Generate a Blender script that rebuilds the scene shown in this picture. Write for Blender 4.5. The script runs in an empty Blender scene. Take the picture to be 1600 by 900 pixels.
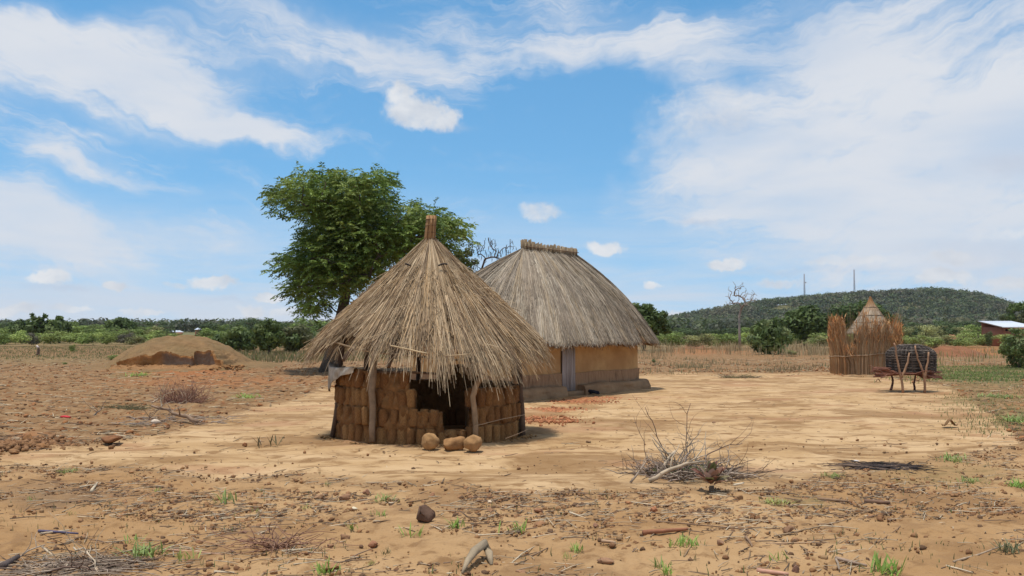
import bpy, math, random
import numpy as np
from mathutils import Vector
random.seed(7); rng = np.random.default_rng(11)
C = bpy.context.scene.collection
SC = bpy.context.scene
PI = math.pi
# ---------------------------------------------------------------- camera, world, sun, exposure
EYE = 1.7; FPX = 1400.0; HOR = 518.0
PITCH = math.atan((HOR-450)/FPX)
cd = bpy.data.cameras.new('camera'); cam = bpy.data.objects.new('camera', cd); C.objects.link(cam)
cd.sensor_width = 36; cd.lens = 36*FPX/1600; cd.clip_start = .05; cd.clip_end = 12000
cam.location = (0, 0, EYE); cam.rotation_euler = (PI/2+PITCH, 0, 0); SC.camera = cam
SC.view_settings.view_transform = 'Standard'; SC.view_settings.look = 'None'
SC.view_settings.exposure = 0.17; SC.view_settings.gamma = 1
SC.cycles.max_bounces = 5; SC.cycles.diffuse_bounces = 3; SC.cycles.glossy_bounces = 2
SC.cycles.transparent_max_bounces = 8
SUN_EL = math.radians(83); SUN_AZ = math.radians(-105)      # azimuth from +Y towards +X
sl = bpy.data.lights.new('sun', 'SUN'); sun = bpy.data.objects.new('sun', sl); C.objects.link(sun)
sl.energy = 3.3; sl.angle = math.radians(2.5); sl.color = (1, .955, .88)
sd = Vector((math.cos(SUN_EL)*math.sin(SUN_AZ), math.cos(SUN_EL)*math.cos(SUN_AZ), math.sin(SUN_EL)))
sun.rotation_euler = sd.to_track_quat('Z', 'Y').to_euler(); sun.location = (0, 0, 60)

def ray(px, py):
    cp, sp = math.cos(PITCH), math.sin(PITCH)
    a, b, c = px-800.0, FPX, 450.0-py
    return a, b*cp-c*sp, b*sp+c*cp
def W(px, py, Y):                     # a point of the place at depth Y
    a, b, c = ray(px, py); k = Y/b
    return np.array([a*k, Y, EYE+c*k])
def G(px, py, z=0.0):                 # where it meets the ground
    a, b, c = ray(px, py); k = (z-EYE)/c
    return np.array([a*k, b*k, z])
def AE(px, py):
    a, b, c = ray(px, py)
    return math.atan2(a, b), math.atan2(c, math.hypot(a, b))

# ---------------------------------------------------------------- node helpers
class NT:
    def __init__(s, tree): s.t = tree; s.n = tree.nodes; s.l = tree.links
    def new(s, typ, **kw):
        n = s.n.new(typ)
        for k, v in kw.items(): setattr(n, k, v)
        return n
    def put(s, sock, v):
        if isinstance(v, bpy.types.NodeSocket): s.l.new(v, sock)
        else: sock.default_value = v
    def math(s, op, a, b=0.0, c=None, clamp=False):
        n = s.new('ShaderNodeMath', operation=op, use_clamp=clamp)
        s.put(n.inputs[0], a); s.put(n.inputs[1], b)
        if c is not None: s.put(n.inputs[2], c)
        return n.outputs[0]
    def vmath(s, op, a, b=(0, 0, 0), out=0):
        n = s.new('ShaderNodeVectorMath', operation=op); s.put(n.inputs[0], a); s.put(n.inputs[1], b)
        return n.outputs[out]
    def noise(s, vec, scale, detail=4, rough=.55, dist=0, color=False):
        n = s.new('ShaderNodeTexNoise'); s.put(n.inputs['Vector'], vec)
        n.inputs['Scale'].default_value = scale; n.inputs['Detail'].default_value = detail
        n.inputs['Roughness'].default_value = rough; n.inputs['Distortion'].default_value = dist
        return n.outputs[1 if color else 0]
    def rng(s, v, a, b, c=0.0, d=1.0, smooth=True):
        n = s.new('ShaderNodeMapRange', interpolation_type='SMOOTHSTEP' if smooth else 'LINEAR')
        s.put(n.inputs[0], v)
        for i, x in enumerate((a, b, c, d)): n.inputs[i+1].default_value = x
        return n.outputs[0]
    def mix(s, f, a, b, blend='MIX'):
        n = s.new('ShaderNodeMix', data_type='RGBA', blend_type=blend)
        s.put(n.inputs[0], f)
        for sock, v in ((n.inputs[6], a), (n.inputs[7], b)):
            s.put(sock, v if isinstance(v, bpy.types.NodeSocket) else (v[0], v[1], v[2], 1))
        return n.outputs[2]
    def sep(s, v): return s.new_sep(v)
    def new_sep(s, v):
        n = s.new('ShaderNodeSeparateXYZ'); s.put(n.inputs[0], v); return n.outputs
    def comb(s, x, y, z):
        n = s.new('ShaderNodeCombineXYZ')
        for i, v in enumerate((x, y, z)): s.put(n.inputs[i], v)
        return n.outputs[0]

world = bpy.data.worlds.new('World'); SC.world = world; world.use_nodes = True
def build_world():
    t = NT(world.node_tree); t.n.clear()
    tc = t.new('ShaderNodeTexCoord').outputs['Generated']
    sky = t.new('ShaderNodeTexSky', sky_type='NISHITA', sun_disc=False)
    sky.sun_elevation = SUN_EL; sky.sun_rotation = SUN_AZ
    sky.air_density = 1.0; sky.dust_density = .4; sky.ozone_density = 2.0
    X, Y, Z = t.sep(tc)
    lift = t.comb(X, Y, t.math('ADD', t.math('MULTIPLY', t.math('MAXIMUM', Z, 0.0), .8), .15)); t.put(sky.inputs[0], t.vmath('NORMALIZE', lift))
    az = t.math('ARCTAN2', X, Y)
    el = t.math('ARCSINE', Z)
    # cloud layers seen from below: plan coordinates of the layer
    zz = t.math('ADD', t.math('MAXIMUM', Z, 0.0), .12)
    plan = t.comb(t.math('DIVIDE', X, zz), t.math('DIVIDE', Y, zz), 0.0)
    w1 = t.vmath('SUBTRACT', t.noise(tc, 4.0, 5, .6, color=True), (.5, .5, .5))
    w2 = t.vmath('SUBTRACT', t.noise(tc, 22.0, 4, .6, color=True), (.5, .5, .5))
    P0 = t.comb(az, el, 0.0)
    Pw = t.vmath('ADD', t.vmath('ADD', P0, t.vmath('MULTIPLY', w1, (.24, .15, 0))), t.vmath('MULTIPLY', w2, (.03, .02, 0)))
    Pc = t.vmath('ADD', P0, t.vmath('ADD', t.vmath('MULTIPLY', w2, (.026, .022, 0)),
        t.vmath('MULTIPLY', t.vmath('SUBTRACT', t.noise(tc, 70.0, 3, .6, color=True), (.5, .5, .5)), (.013, .012, 0))))
    def ell(P, px, py, rx, ry, w, rot=0.0, soft=0.0):
        a, e = AE(px, py); k = 1/FPX
        v = t.vmath('SUBTRACT', P, (a, e, 0))
        if rot:
            n = t.new('ShaderNodeVectorRotate', rotation_type='Z_AXIS'); t.put(n.inputs['Vector'], v)
            n.inputs['Angle'].default_value = math.radians(rot); v = n.outputs[0]
        v = t.vmath('MULTIPLY', v, (1/(rx*k), 1/(ry*k), 0))
        d = t.vmath('LENGTH', v, out=1)
        return t.rng(d, 1.0, soft, 0.0, w)
    # broad streaky cloud sheets (mask of cover, by direction)
    sheets = [(140, 130, 500, 120, .9, 10), (330, 170, 300, 50, .7, 8), (30, 20, 340, 80, .6, 0), (250, 60, 340, 60, .4, 8), (100, 245, 210, 50, .6, 10), (800, 60, 180, 60, .45, 20), (560, 330, 200, 60, .22, 0), (750, 250, 160, 60, .2, 0), (60, 400, 300, 40, .5, 4), (480, 50, 400, 90, .85, 12), (60, 70, 380, 90, .55, 0), (130, 60, 400, 60, .35, 0), (420, 190, 180, 40, .5, 5), (620, 90, 260, 50, .6, 12),
              (1000, 45, 320, 100, .72, 12), (1420, 60, 460, 200, 1.1, 0), (1200, 230, 300, 130, .6, 10), (1150, 330, 300, 60, .5, 0), (1330, 250, 400, 200, 1.15, 0), (1560, 330, 340, 230, 1.1, 0), (1000, 90, 200, 60, .4, 20),
              (1020, 280, 240, 110, .62, -8), (120, 262, 150, 34, .62, 10), (270, 290, 90, 18, .4, 10), (160, 211, 60, 12, .6, 0),
              (30, 330, 190, 80, .55, 12), (290, 362, 150, 44, .6, 6), (40, 330, 200, 60, .4, 8), (100, 400, 380, 80, .65, 0), (40, 310, 160, 50, .35, 10), (700, 60, 160, 70, .4, 20), (800, 90, 90, 60, .45, 0),
              (1240, 400, 430, 60, .6, 0), (700, 340, 110, 26, .28, 0), (1100, 60, 120, 60, .3, 0)]
    cov = None
    for s in sheets:
        e = ell(Pw, s[0], s[1], s[2], s[3], s[4], s[5])
        cov = e if cov is None else t.math('ADD', cov, e)
    for s in [(880, 215, 130, 140, .75, 0), (1190, 120, 130, 44, .5, 8), (985, 130, 60, 60, .2, 0), (520, 250, 330, 48, .5, 5), (880, 150, 70, 120, .35, 0)]:
        cov = t.math('SUBTRACT', cov, ell(Pw, *s))
    back = t.rng(Y, .35, -.2, 0, .6)                      # the same broken cover all round
    cov = t.math('ADD', cov, back)
    f4 = t.noise(t.vmath('MULTIPLY', P0, (9, 16, 0)), 1.0, 5, .68, .8); hi = t.rng(el, .42, .7, 0, .6); cov = t.math('ADD', cov, hi)
    mp = t.new('ShaderNodeMapping'); t.put(mp.inputs['Vector'], plan)
    mp.inputs['Rotation'].default_value = (0, 0, math.radians(62)); mp.inputs['Scale'].default_value = (1.0, .33, 1)
    f1 = t.noise(mp.outputs[0], 1.9, 6, .6, .5)
    f2 = t.noise(plan, 7.0, 4, .65, .4)
    f3 = t.noise(plan, 1.3, 4, .5, .3)
    vf = t.math('SUBTRACT', t.vmath('DOT_PRODUCT', Pw, (0, 1, 0), out=1), t.math('MULTIPLY', az, t.math('ADD', t.math('MULTIPLY', az, .345), .025)))
    f5 = t.noise(t.comb(t.math('MULTIPLY', az, 3.0), t.math('MULTIPLY', vf, 26.0), 0.0), 1.0, 7, .68, .7)
    s = t.math('ADD', t.math('MULTIPLY', t.math('MINIMUM', cov, 1.3), 1.0), t.math('ADD', t.math('MULTIPLY', t.math('SUBTRACT', f1, .5), 1.25),
               t.math('ADD', t.math('MULTIPLY', t.math('SUBTRACT', f2, .5), .55), t.math('ADD', t.math('MULTIPLY', t.math('SUBTRACT', f4, .5), .75), t.math('MULTIPLY', t.math('SUBTRACT', f5, .5), 2.3)))))
    sheet = t.rng(s, .10, 1.30, 0, .97)
    thin = t.math('MULTIPLY', t.rng(cov, .12, .95, 0, .70), t.rng(f5, .36, .62, .35, 1.0)); sheet = t.math('MAXIMUM', t.math('MULTIPLY', sheet, t.rng(f3, .30, .62, .72, 1.0)), thin)
    # thin veil towards the horizon, in flat bands
    band = t.noise(t.vmath('MULTIPLY', P0, (3.0, 26.0, 0)), 1.0, 5, .6, .3)
    veil = t.math('MULTIPLY', t.rng(el, .19, .0, 0, 1.0), t.rng(band, .34, .60, .30, 1.0))
    veil = t.math('MAXIMUM', veil, t.math('MULTIPLY', t.rng(el, .24, .06, 0, 1), t.rng(band, .5, .75, 0, .5)))
    # single heaped clouds
    puffs = [(655, 175, 70, 34, 1), (630, 150, 34, 28, 1), (694, 184, 34, 20, .9), (842, 330, 48, 22, .75), (945, 387, 40, 13, 1), (1135, 411, 40, 13, 1),
             (1020, 443, 22, 8, .9), (76, 436, 34, 12, .9), (335, 443, 44, 14, 1), (180, 446, 24, 9, .9), (278, 447, 30, 8, .6), (420, 462, 34, 10, .9),
             (20, 483, 50, 12, .9), (225, 487, 50, 8, .7), (390, 484, 26, 14, .9), (1490, 402, 44, 15, .8), (1475, 432, 60, 13, 1), (1580, 440, 40, 12, .8),
             (1315, 410, 80, 11, .6), (1060, 489, 16, 8, 1), (1105, 170, 120, 50, .45), (1560, 365, 60, 14, .4), (450, 487, 40, 10, .7), (110, 484, 40, 8, .6),(1220,442,60,8,.6)]
    pf = None
    for p in puffs:
        e = ell(Pc, p[0], p[1], p[2]*1.05, p[3]*1.1, p[4], 0, .35)
        pf = e if pf is None else t.math('MAXIMUM', pf, e)
    pf = t.rng(t.math('ADD', pf, t.math('MULTIPLY', t.math('SUBTRACT', t.noise(tc, 55.0, 5, .65), .5), 1.1)), .12, 1.0, 0, .93)
    shade = t.noise(t.vmath('MULTIPLY', P0, (14.0, 26.0, 0)), 1.0, 5, .6)
    greys = None
    for p in [(1130, 190, 70, 30, .5), (1570, 258, 80, 26, .7), (1090, 346, 46, 10, .8), (1590, 405, 160, 30, .55), (1480, 385, 120, 16, .3), (100, 450, 60, 8, .6),(700,198,60,10,.4), (1250, 425, 200, 10, .35), (345, 470, 60, 6, .4)]:
        e = ell(Pc, *p); greys = e if greys is None else t.math('ADD', greys, e)
    blue = t.new('ShaderNodeHueSaturation'); t.put(blue.inputs['Color'], sky.outputs[0])
    blue.inputs['Saturation'].default_value = SKY_SAT; blue.inputs['Value'].default_value = SKY_VAL; blue.inputs['Hue'].default_value = .487
    col = t.mix(sheet, blue.outputs[0], t.mix(f3, SHEET_A, SHEET_B))
    col = t.mix(veil, col, VEIL)
    col = t.mix(pf, col, t.mix(t.rng(shade, .3, .7), PUFF_A, PUFF_B))
    col = t.mix(t.math('MULTIPLY', greys, t.rng(shade, .25, .7, .3, 1)), col, GREY)
    bg = t.new('ShaderNodeBackground'); t.put(bg.inputs[0], col); bg.inputs[1].default_value = .12
    out = t.new('ShaderNodeOutputWorld'); t.l.new(bg.outputs[0], out.inputs[0])
SKY_SAT, SKY_VAL = 1.24, 1.22
SHEET_A = (4.9, 5.2, 5.8); SHEET_B = (5.7, 5.9, 6.2); VEIL = (4.7, 5.25, 6.0)
PUFF_A = (4.4, 4.75, 5.3); PUFF_B = (6.2, 6.25, 6.35); GREY = (4.1, 4.5, 5.3)
build_world()

# ---------------------------------------------------------------- general mesh helpers
def tag(o, label=None, cat=None, group=None, kind=None):
    if label: o['label'] = label
    if cat: o['category'] = cat
    if group: o['group'] = group
    if kind: o['kind'] = kind
    return o
def thing(name, label, cat, loc=(0, 0, 0), group=None):
    o = bpy.data.objects.new(name, None); C.objects.link(o); o.location = [float(v) for v in loc]
    o.empty_display_size = .2
    return tag(o, label, cat, group)
def make_mesh(name, V, F4=None, F3=None, col=None, smooth=False):
    me = bpy.data.meshes.new(name); V = np.asarray(V, dtype=np.float32)
    F4 = np.zeros((0, 4), np.int32) if F4 is None or len(F4) == 0 else np.asarray(F4, np.int32)
    F3 = np.zeros((0, 3), np.int32) if F3 is None or len(F3) == 0 else np.asarray(F3, np.int32)
    me.vertices.add(len(V)); me.vertices.foreach_set('co', V.ravel())
    nl = F4.size+F3.size; me.loops.add(nl)
    me.loops.foreach_set('vertex_index', np.concatenate([F4.ravel(), F3.ravel()]))
    me.polygons.add(len(F4)+len(F3))
    st = np.concatenate([np.arange(len(F4))*4, len(F4)*4+np.arange(len(F3))*3]).astype(np.int32)
    me.polygons.foreach_set('loop_start', st)
    me.update(calc_edges=True)
    if smooth: me.polygons.foreach_set('use_smooth', np.ones(len(me.polygons), bool))
    if col is not None:
        ca = me.color_attributes.new('Col', 'FLOAT_COLOR', 'POINT')
        cc = np.ones((len(V), 4), np.float32); cc[:, :3] = col; ca.data.foreach_set('color', cc.ravel())
    return me
class Acc:
    def __init__(s): s.V, s.F4, s.F3, s.C, s.n = [], [], [], [], 0
    def add(s, V, F4=None, F3=None, col=(1, 1, 1)):
        V = np.asarray(V, float); m = len(V)
        if m == 0: return
        if F4 is not None and len(F4): s.F4.append(np.asarray(F4)+s.n)
        if F3 is not None and len(F3): s.F3.append(np.asarray(F3)+s.n)
        c = np.empty((m, 3)); c[:] = col; s.V.append(V); s.C.append(c); s.n += m
    def mesh(s, name, origin=(0, 0, 0), smooth=False):
        V = np.concatenate(s.V)-np.asarray(origin, float)
        return make_mesh(name, V, np.concatenate(s.F4) if s.F4 else None, np.concatenate(s.F3) if s.F3 else None, np.concatenate(s.C), smooth)
    def obj(s, name, mat, parent=None, origin=None, smooth=False):
        if origin is None: origin = tuple(parent.location) if parent else (0, 0, 0)
        if parent and parent.parent: origin = tuple(np.array(parent.location)+np.array(parent.parent.location)) if origin == tuple(parent.location) else origin
        me = s.mesh(name, origin, smooth); me.materials.append(mat)
        o = bpy.data.objects.new(name, me); C.objects.link(o)
        if parent: o.parent = parent
        else: o.location = [float(v) for v in origin]
        return o
def norm(v): return v/np.maximum(np.linalg.norm(v, axis=-1, keepdims=True), 1e-9)
def ribbons(acc, P, w, side, col):
    n, k, _ = P.shape; w = np.broadcast_to(w, (n, k))[..., None]; side = np.broadcast_to(side, (n, k, 3))
    V = np.stack([P-side*w/2, P+side*w/2], 2).reshape(-1, 3)
    i = np.arange(n)[:, None]*2*k+np.arange(k-1)[None]*2
    F = np.stack([i, i+1, i+3, i+2], -1).reshape(-1, 4)
    acc.add(V, F, None, np.repeat(np.broadcast_to(col, (n, 3)), 2*k, 0))
def tubes(acc, P, r, m=6, col=(1, 1, 1), cap=True, flat=1.0):
    P = np.asarray(P, float)
    if P.ndim == 2: P = P[None]
    n, k, _ = P.shape; r = np.broadcast_to(np.asarray(r, float), (n, k))
    T = norm(np.gradient(P, axis=1)); ref = np.zeros_like(T); ref[..., 0] = 1
    m0 = norm(P[:, -1]-P[:, 0]); z = np.abs(m0[:, 0]) > .75; ref[z] = (0, 1, 0)
    A = norm(np.cross(T, ref)); B = np.cross(T, A)
    a = np.arange(m)/m*2*PI
    V = P[:, :, None]+(A[:, :, None]*np.cos(a)[None, None, :, None]+B[:, :, None]*(np.sin(a)*flat)[None, None, :, None])*r[:, :, None, None]
    base = np.arange(n)*(k*m+(2 if cap else 0))
    q = []
    for j in range(k-1):
        for i in range(m):
            i2 = (i+1) % m
            q.append([j*m+i, j*m+i2, (j+1)*m+i2, (j+1)*m+i])
    q = np.array(q); F = (base[:, None, None]+q[None]).reshape(-1, 4)
    V = V.reshape(n, k*m, 3); F3 = None
    if cap:
        V = np.concatenate([V, P[:, :1], P[:, -1:]], 1); t = []
        for i in range(m):
            i2 = (i+1) % m; t += [[k*m, i2, i], [k*m+1, (k-1)*m+i, (k-1)*m+i2]]
        F3 = (base[:, None, None]+np.array(t)[None]).reshape(-1, 3)
    c = np.repeat(np.broadcast_to(np.asarray(col, float), (n, 3)), V.shape[1], 0)
    acc.add(V.reshape(-1, 3), F, F3, c)
def bent(p, q, k=6, wob=.05, sag=0, r=None):
    r = r or random; p = np.asarray(p, float); q = np.asarray(q, float); t = np.linspace(0, 1, k)[:, None]
    L = np.linalg.norm(q-p); o = np.array([[r.uniform(-1, 1) for _ in range(3)] for _ in range(k)])*wob*L
    o[0] = 0; o[-1] = 0
    b = np.array([r.uniform(-1, 1) for _ in range(3)])*wob*2*L
    return p+(q-p)*t+o*.5+b*np.sin(PI*t)-np.array([0, 0, 1])*sag*np.sin(PI*t)
# numpy gradient noise
_perm = np.random.default_rng(3).permutation(512).astype(np.int64)
def vnoise(x, y, z=None):
    x = np.asarray(x, float); y = np.asarray(y, float); z = np.zeros_like(x) if z is None else np.asarray(z, float)
    xi, yi, zi = np.floor(x).astype(int), np.floor(y).astype(int), np.floor(z).astype(int)
    fx, fy, fz = x-xi, y-yi, z-zi
    fx, fy, fz = [f*f*f*(f*(f*6-15)+10) for f in (fx, fy, fz)]
    def h(a, b, c): return _perm[(_perm[(_perm[a & 511]+b) & 511]+c) & 511]/255.5-1
    r = 0
    for dx in (0, 1):
        for dy in (0, 1):
            for dz in (0, 1):
                r = r+h(xi+dx, yi+dy, zi+dz)*(fx if dx else 1-fx)*(fy if dy else 1-fy)*(fz if dz else 1-fz)
    return r
def fbm(x, y, o=4, z=None, g=.5):
    r = 0; a = 1; s = 0
    for i in range(o):
        r = r+a*vnoise(x*2**i+i*17.3, y*2**i+i*9.1, None if z is None else z*2**i); s += a; a *= g
    return r/s
def sst(x, a, b): t = np.clip((x-a)/(b-a), 0, 1); return t*t*(3-2*t)
def ico(sub):
    import bmesh
    b = bmesh.new(); bmesh.ops.create_icosphere(b, subdivisions=sub, radius=1)
    V = np.array([v.co[:] for v in b.verts]); F = np.array([[v.index for v in f.verts] for f in b.faces]); b.free(); return V, F
ICO1, ICO2, ICO3 = ico(1), ico(2), ico(3)
def lumpV(base, seed, amp=.25, f=1.3):
    V = base[0]; d = 1+amp*fbm(V[:, 0]*f+seed*7.1, V[:, 1]*f+seed*3.3, 3, V[:, 2]*f+seed)
    V = V*d[:, None]; g = np.random.default_rng(seed+50)
    for q in range(7):
        n_ = g.normal(0, 1, 3); n_ /= np.linalg.norm(n_); o = V@n_; V = V-np.maximum(0, o-g.uniform(.45, .8))[:, None]*n_
    return V
def scatter(acc, TV, TF, pos, scl, col, flat=False, tilt=.4, quads=False):
    n = len(pos); a = rng.uniform(0, 2*PI, n); ca, sa = np.cos(a), np.sin(a)
    t = rng.normal(0, tilt, n); ct, s_t = np.cos(t), np.sin(t)
    V = TV[None]*np.broadcast_to(scl, (n, 3))[:, None]
    x = V[..., 0]*ca[:, None]-V[..., 1]*sa[:, None]; y = V[..., 0]*sa[:, None]+V[..., 1]*ca[:, None]
    z = V[..., 2]*ct[:, None]+x*s_t[:, None]; x = x*ct[:, None]-V[..., 2]*s_t[:, None]
    V = np.stack([x, y, z], -1)+pos[:, None]
    F = (np.arange(n)[:, None, None]*len(TV)+TF[None]).reshape(-1, TF.shape[1])
    c = np.repeat(np.broadcast_to(col, (n, 3)), len(TV), 0)
    acc.add(V.reshape(-1, 3), F if quads else None, None if quads else F, c)

# ---------------------------------------------------------------- materials
def mat(name, col=(.5, .5, .5), attr=False, rough=.9, n1=(6, .25), bump=None, tint=False, spec=.2, trans=0, stretch=None, c2=None, c2s=3, c2r=(.4, .65)):
    m = bpy.data.materials.new(name); m.use_nodes = True; t = NT(m.node_tree)
    b = t.n['Principled BSDF']; b.inputs['Roughness'].default_value = rough; b.inputs['Specular IOR Level'].default_value = spec
    tc = t.new('ShaderNodeTexCoord').outputs['Object']
    if stretch: tc = t.vmath('MULTIPLY', tc, stretch)
    if attr:
        a = t.new('ShaderNodeVertexColor'); a.layer_name = 'Col'; c = a.outputs[0]
    else: c = t.mix(0.0, col, col)
    if c2: c = t.mix(t.rng(t.noise(tc, c2s, 5, .6), *c2r), c, c2)
    if tint: c = t.mix(1.0, c, t.new('ShaderNodeObjectInfo').outputs['Color'], 'MULTIPLY')
    if n1:
        v = t.rng(t.noise(tc, n1[0], 5, .6), .25, .75, 1-n1[1], 1+n1[1], False)
        vm = t.new('ShaderNodeVectorMath', operation='SCALE'); t.put(vm.inputs[0], c); t.put(vm.inputs['Scale'], v); c = vm.outputs[0]
    t.put(b.inputs['Base Color'], c)
    if bump:
        bn = t.new('ShaderNodeBump'); bn.inputs['Distance'].default_value = bump[1]; bn.inputs['Strength'].default_value = bump[2] if len(bump) > 2 else .8
        t.put(bn.inputs['Height'], t.noise(tc, bump[0], 6, .65)); t.l.new(bn.outputs[0], b.inputs['Normal'])
    if trans:
        tr = t.new('ShaderNodeBsdfTranslucent'); t.put(tr.inputs[0], c); mx = t.new('ShaderNodeMixShader'); mx.inputs[0].default_value = trans
        t.l.new(b.outputs[0], mx.inputs[1]); t.l.new(tr.outputs[0], mx.inputs[2]); t.l.new(mx.outputs[0], t.n['Material Output'].inputs[0])
    return m
M = dict(
    straw=mat('straw', attr=True, rough=.75, n1=(3, .16), trans=.12),
    thatch_under=mat('thatch_under', (.16, .10, .055), n1=(40, .4), bump=(60, .02), rough=1),
    leaf=mat('leaf', attr=True, rough=.6, n1=(.6, .15), trans=.28, spec=.3),
    leaf_tint=mat('leaf_tint', attr=True, rough=.65, n1=(.6, .2), trans=.25, tint=True),
    bark=mat('bark', (.10, .075, .055), n1=(9, .4), bump=(22, .02)),
    pale_bark=mat('pale_bark', (.27, .22, .18), n1=(5, .3)),
    wood=mat('wood', attr=True, n1=(9, .35), bump=(30, .006)),
    mud_brick=mat('mud_brick', attr=True, n1=(9, .38), bump=(22, .022, 1), rough=1),
    mortar=mat('mortar', (.235, .115, .043), n1=(9, .35), bump=(16, .03, 1), rough=1),
    ochre=mat('ochre_plaster', (.56, .345, .155), n1=(1.5, .10), bump=(9, .012, .6), c2=(.42, .235, .10), c2s=.9),
    band=mat('mud_band', (.34, .205, .115), n1=(5, .22), bump=(14, .02, .9), stretch=(3, 3, .8), c2=(.22, .125, .07), c2s=2.2, c2r=(.5, .7)),
    plinth=mat('plinth_mud', (.33, .205, .11), n1=(3, .18), bump=(10, .02, .8), c2=(.25, .15, .08), c2s=1.6),
    cloth=mat('grey_sheet', (.50, .46, .40), n1=(4, .2), rough=.8, c2=(.28, .23, .17), c2s=3),
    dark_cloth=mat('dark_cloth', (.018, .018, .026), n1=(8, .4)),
    clod=mat('clod', attr=True, n1=(12, .3), bump=(30, .012), rough=1),
    door=mat('door_boards', (.42, .38, .37), n1=(6, .16), stretch=(8, 8, .6), bump=(20, .006), c2=(.32, .27, .25), c2s=2),
    red_plastic=mat('red_plastic', (.6, .03, .04), rough=.5, n1=None),
    pale_plastic=mat('pale_plastic', (.62, .58, .55), rough=.5, n1=(5, .1)),
    iron_roof=mat('iron_roof', (.62, .66, .72), rough=.35, n1=(1, .05), spec=.5),
    brick_wall=mat('far_brick', (.33, .13, .075), n1=(2, .15)),
    metal=mat('mast_steel', (.30, .28, .30), rough=.6, n1=None),
    hill=mat('hill_soil', (.10, .085, .055), n1=(.03, .4), c2=(.07, .08, .035), c2s=.02),
    mound=mat('mound_soil', attr=True, n1=(2.2, .22), bump=(7, .12, 1), rough=1),
)

# ---------------------------------------------------------------- ground
def pix(x, y, z=0.0):                 # plan -> the pixel it projects to (for laying out soil zones)
    cp, sp = math.cos(PITCH), math.sin(PITCH); y = np.maximum(y, .5); h = z-EYE
    f = y*cp+h*sp; u = -y*sp+h*cp
    return 800+FPX*x/f, 450-FPX*u/f
def poly_y(px, pts):
    p = np.array(pts, float); return np.interp(px, p[:, 0], p[:, 1])
RIDGE = [(-900, 6), (-420, 7), (-200, 9), (60, 12), (130, 16), (165, 20), (205, 27), (238, 33), (272, 40), (310, 43.5), (340, 46.5), (366, 48), (408, 48.5), (440, 48), (476, 43.5), (496, 38), (515, 29), (540, 20), (600, 15), (900, 9)]
def terrain(x, y):
    r = np.hypot(x, y)
    z = .022*fbm(x*.45, y*.45, 4)+.05*fbm(x*.09+4, y*.09, 3)*sst(r, 14, 50)
    z = z+.9*sst(y, 170, 430)*sst(x, 60, -30)+.5*sst(y, 200, 430)
    z = z+fbm(x*.006, y*.006, 3)*5*sst(r, 500, 900)
    rh = np.interp(x, *np.array(RIDGE).T)-9
    z = z+rh*np.where(y < 950, sst(y, 790, 950), 1-sst(y, 950, 1500))*(y > 0)
    return z
def zones(x, y):
    """soil cover in plan: yard sand, clods, green, red earth"""
    px, py = pix(x, y); far = y < 1.0
    j = 14*fbm(x*1.1+3, y*1.1, 4)
    top = poly_y(px, [(-300, 712), (0, 706), (130, 692), (250, 676), (330, 655), (420, 632), (540, 600), (700, 595), (1000, 584), (1290, 583), (1400, 592), (1480, 604), (1540, 640), (1600, 690), (1900, 760)])
    bot = poly_y(px, [(-300, 726), (0, 732), (300, 742), (500, 750), (800, 766), (1000, 772), (1200, 766), (1300, 742), (1500, 712), (1600, 700), (1900, 740)])
    sc = np.clip((py-518)/180, .15, 1)
    yard = sst(py+j*sc, top-6*sc, top+6*sc)*(1-sst(py+j, bot-10, bot+10))
    yard = np.where(far, .3, yard)
    fore = sst(py+j, bot-10, bot+12)
    field = 1-np.maximum(yard, fore)
    g = np.zeros_like(x)
    def blob(cx, cy, rx, ry, w=1):
        return w*(1-sst(np.hypot((px-cx)/rx, (py-cy)/ry)+.35*fbm(x*.9, y*.9, 3), .35, 1.1))
    g = np.maximum(g, blob(1540, 592, 120, 18)); g = np.maximum(g, blob(1590, 655, 50, 26, .7)); g = np.maximum(g, blob(1540, 628, 80, 7, .5))
    g = np.maximum(g, blob(1480, 740, 160, 22, .35)); g = np.maximum(g, blob(90, 562, 200, 10, .4)); g = np.maximum(g, blob(380, 625, 30, 8, .4))
    g = np.maximum(g, blob(1240, 785, 60, 14, .4)); g = np.maximum(g, blob(1090, 735, 60, 12, .5)); g = np.maximum(g, blob(210, 588, 60, 6, .4))
    g = np.maximum(g, .75*(1-sst(py, 536, 549))*(y < 300))
    r = np.zeros_like(x)
    r = np.maximum(r, blob(900, 627, 45, 6, .8)); r = np.maximum(r, blob(868, 640, 40, 7, .8)); r = np.maximum(r, blob(850, 655, 50, 10, .45)); r = np.maximum(r, blob(1490, 548, 110, 12, .9)); r = np.maximum(r, blob(1100, 548, 90, 8, .5))
    r = np.maximum(r, blob(40, 690, 60, 14, .7)); r = np.maximum(r, blob(290, 582, 130, 9, .8)); r = np.maximum(r, blob(330, 596, 200, 12, .5))
    d = np.maximum(blob(70, 775, 110, 24, .55), blob(120, 885, 110, 24, .6)); d = np.maximum(d, blob(1385, 728, 62, 8, .7))
    d = np.maximum(d, blob(675, 697, 190, 12, .25)); d = np.maximum(d, blob(1150, 738, 130, 14, .45)); d = np.maximum(d, blob(1080, 755, 150, 10, .3))
    return yard, fore, field, g, r, d
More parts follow.
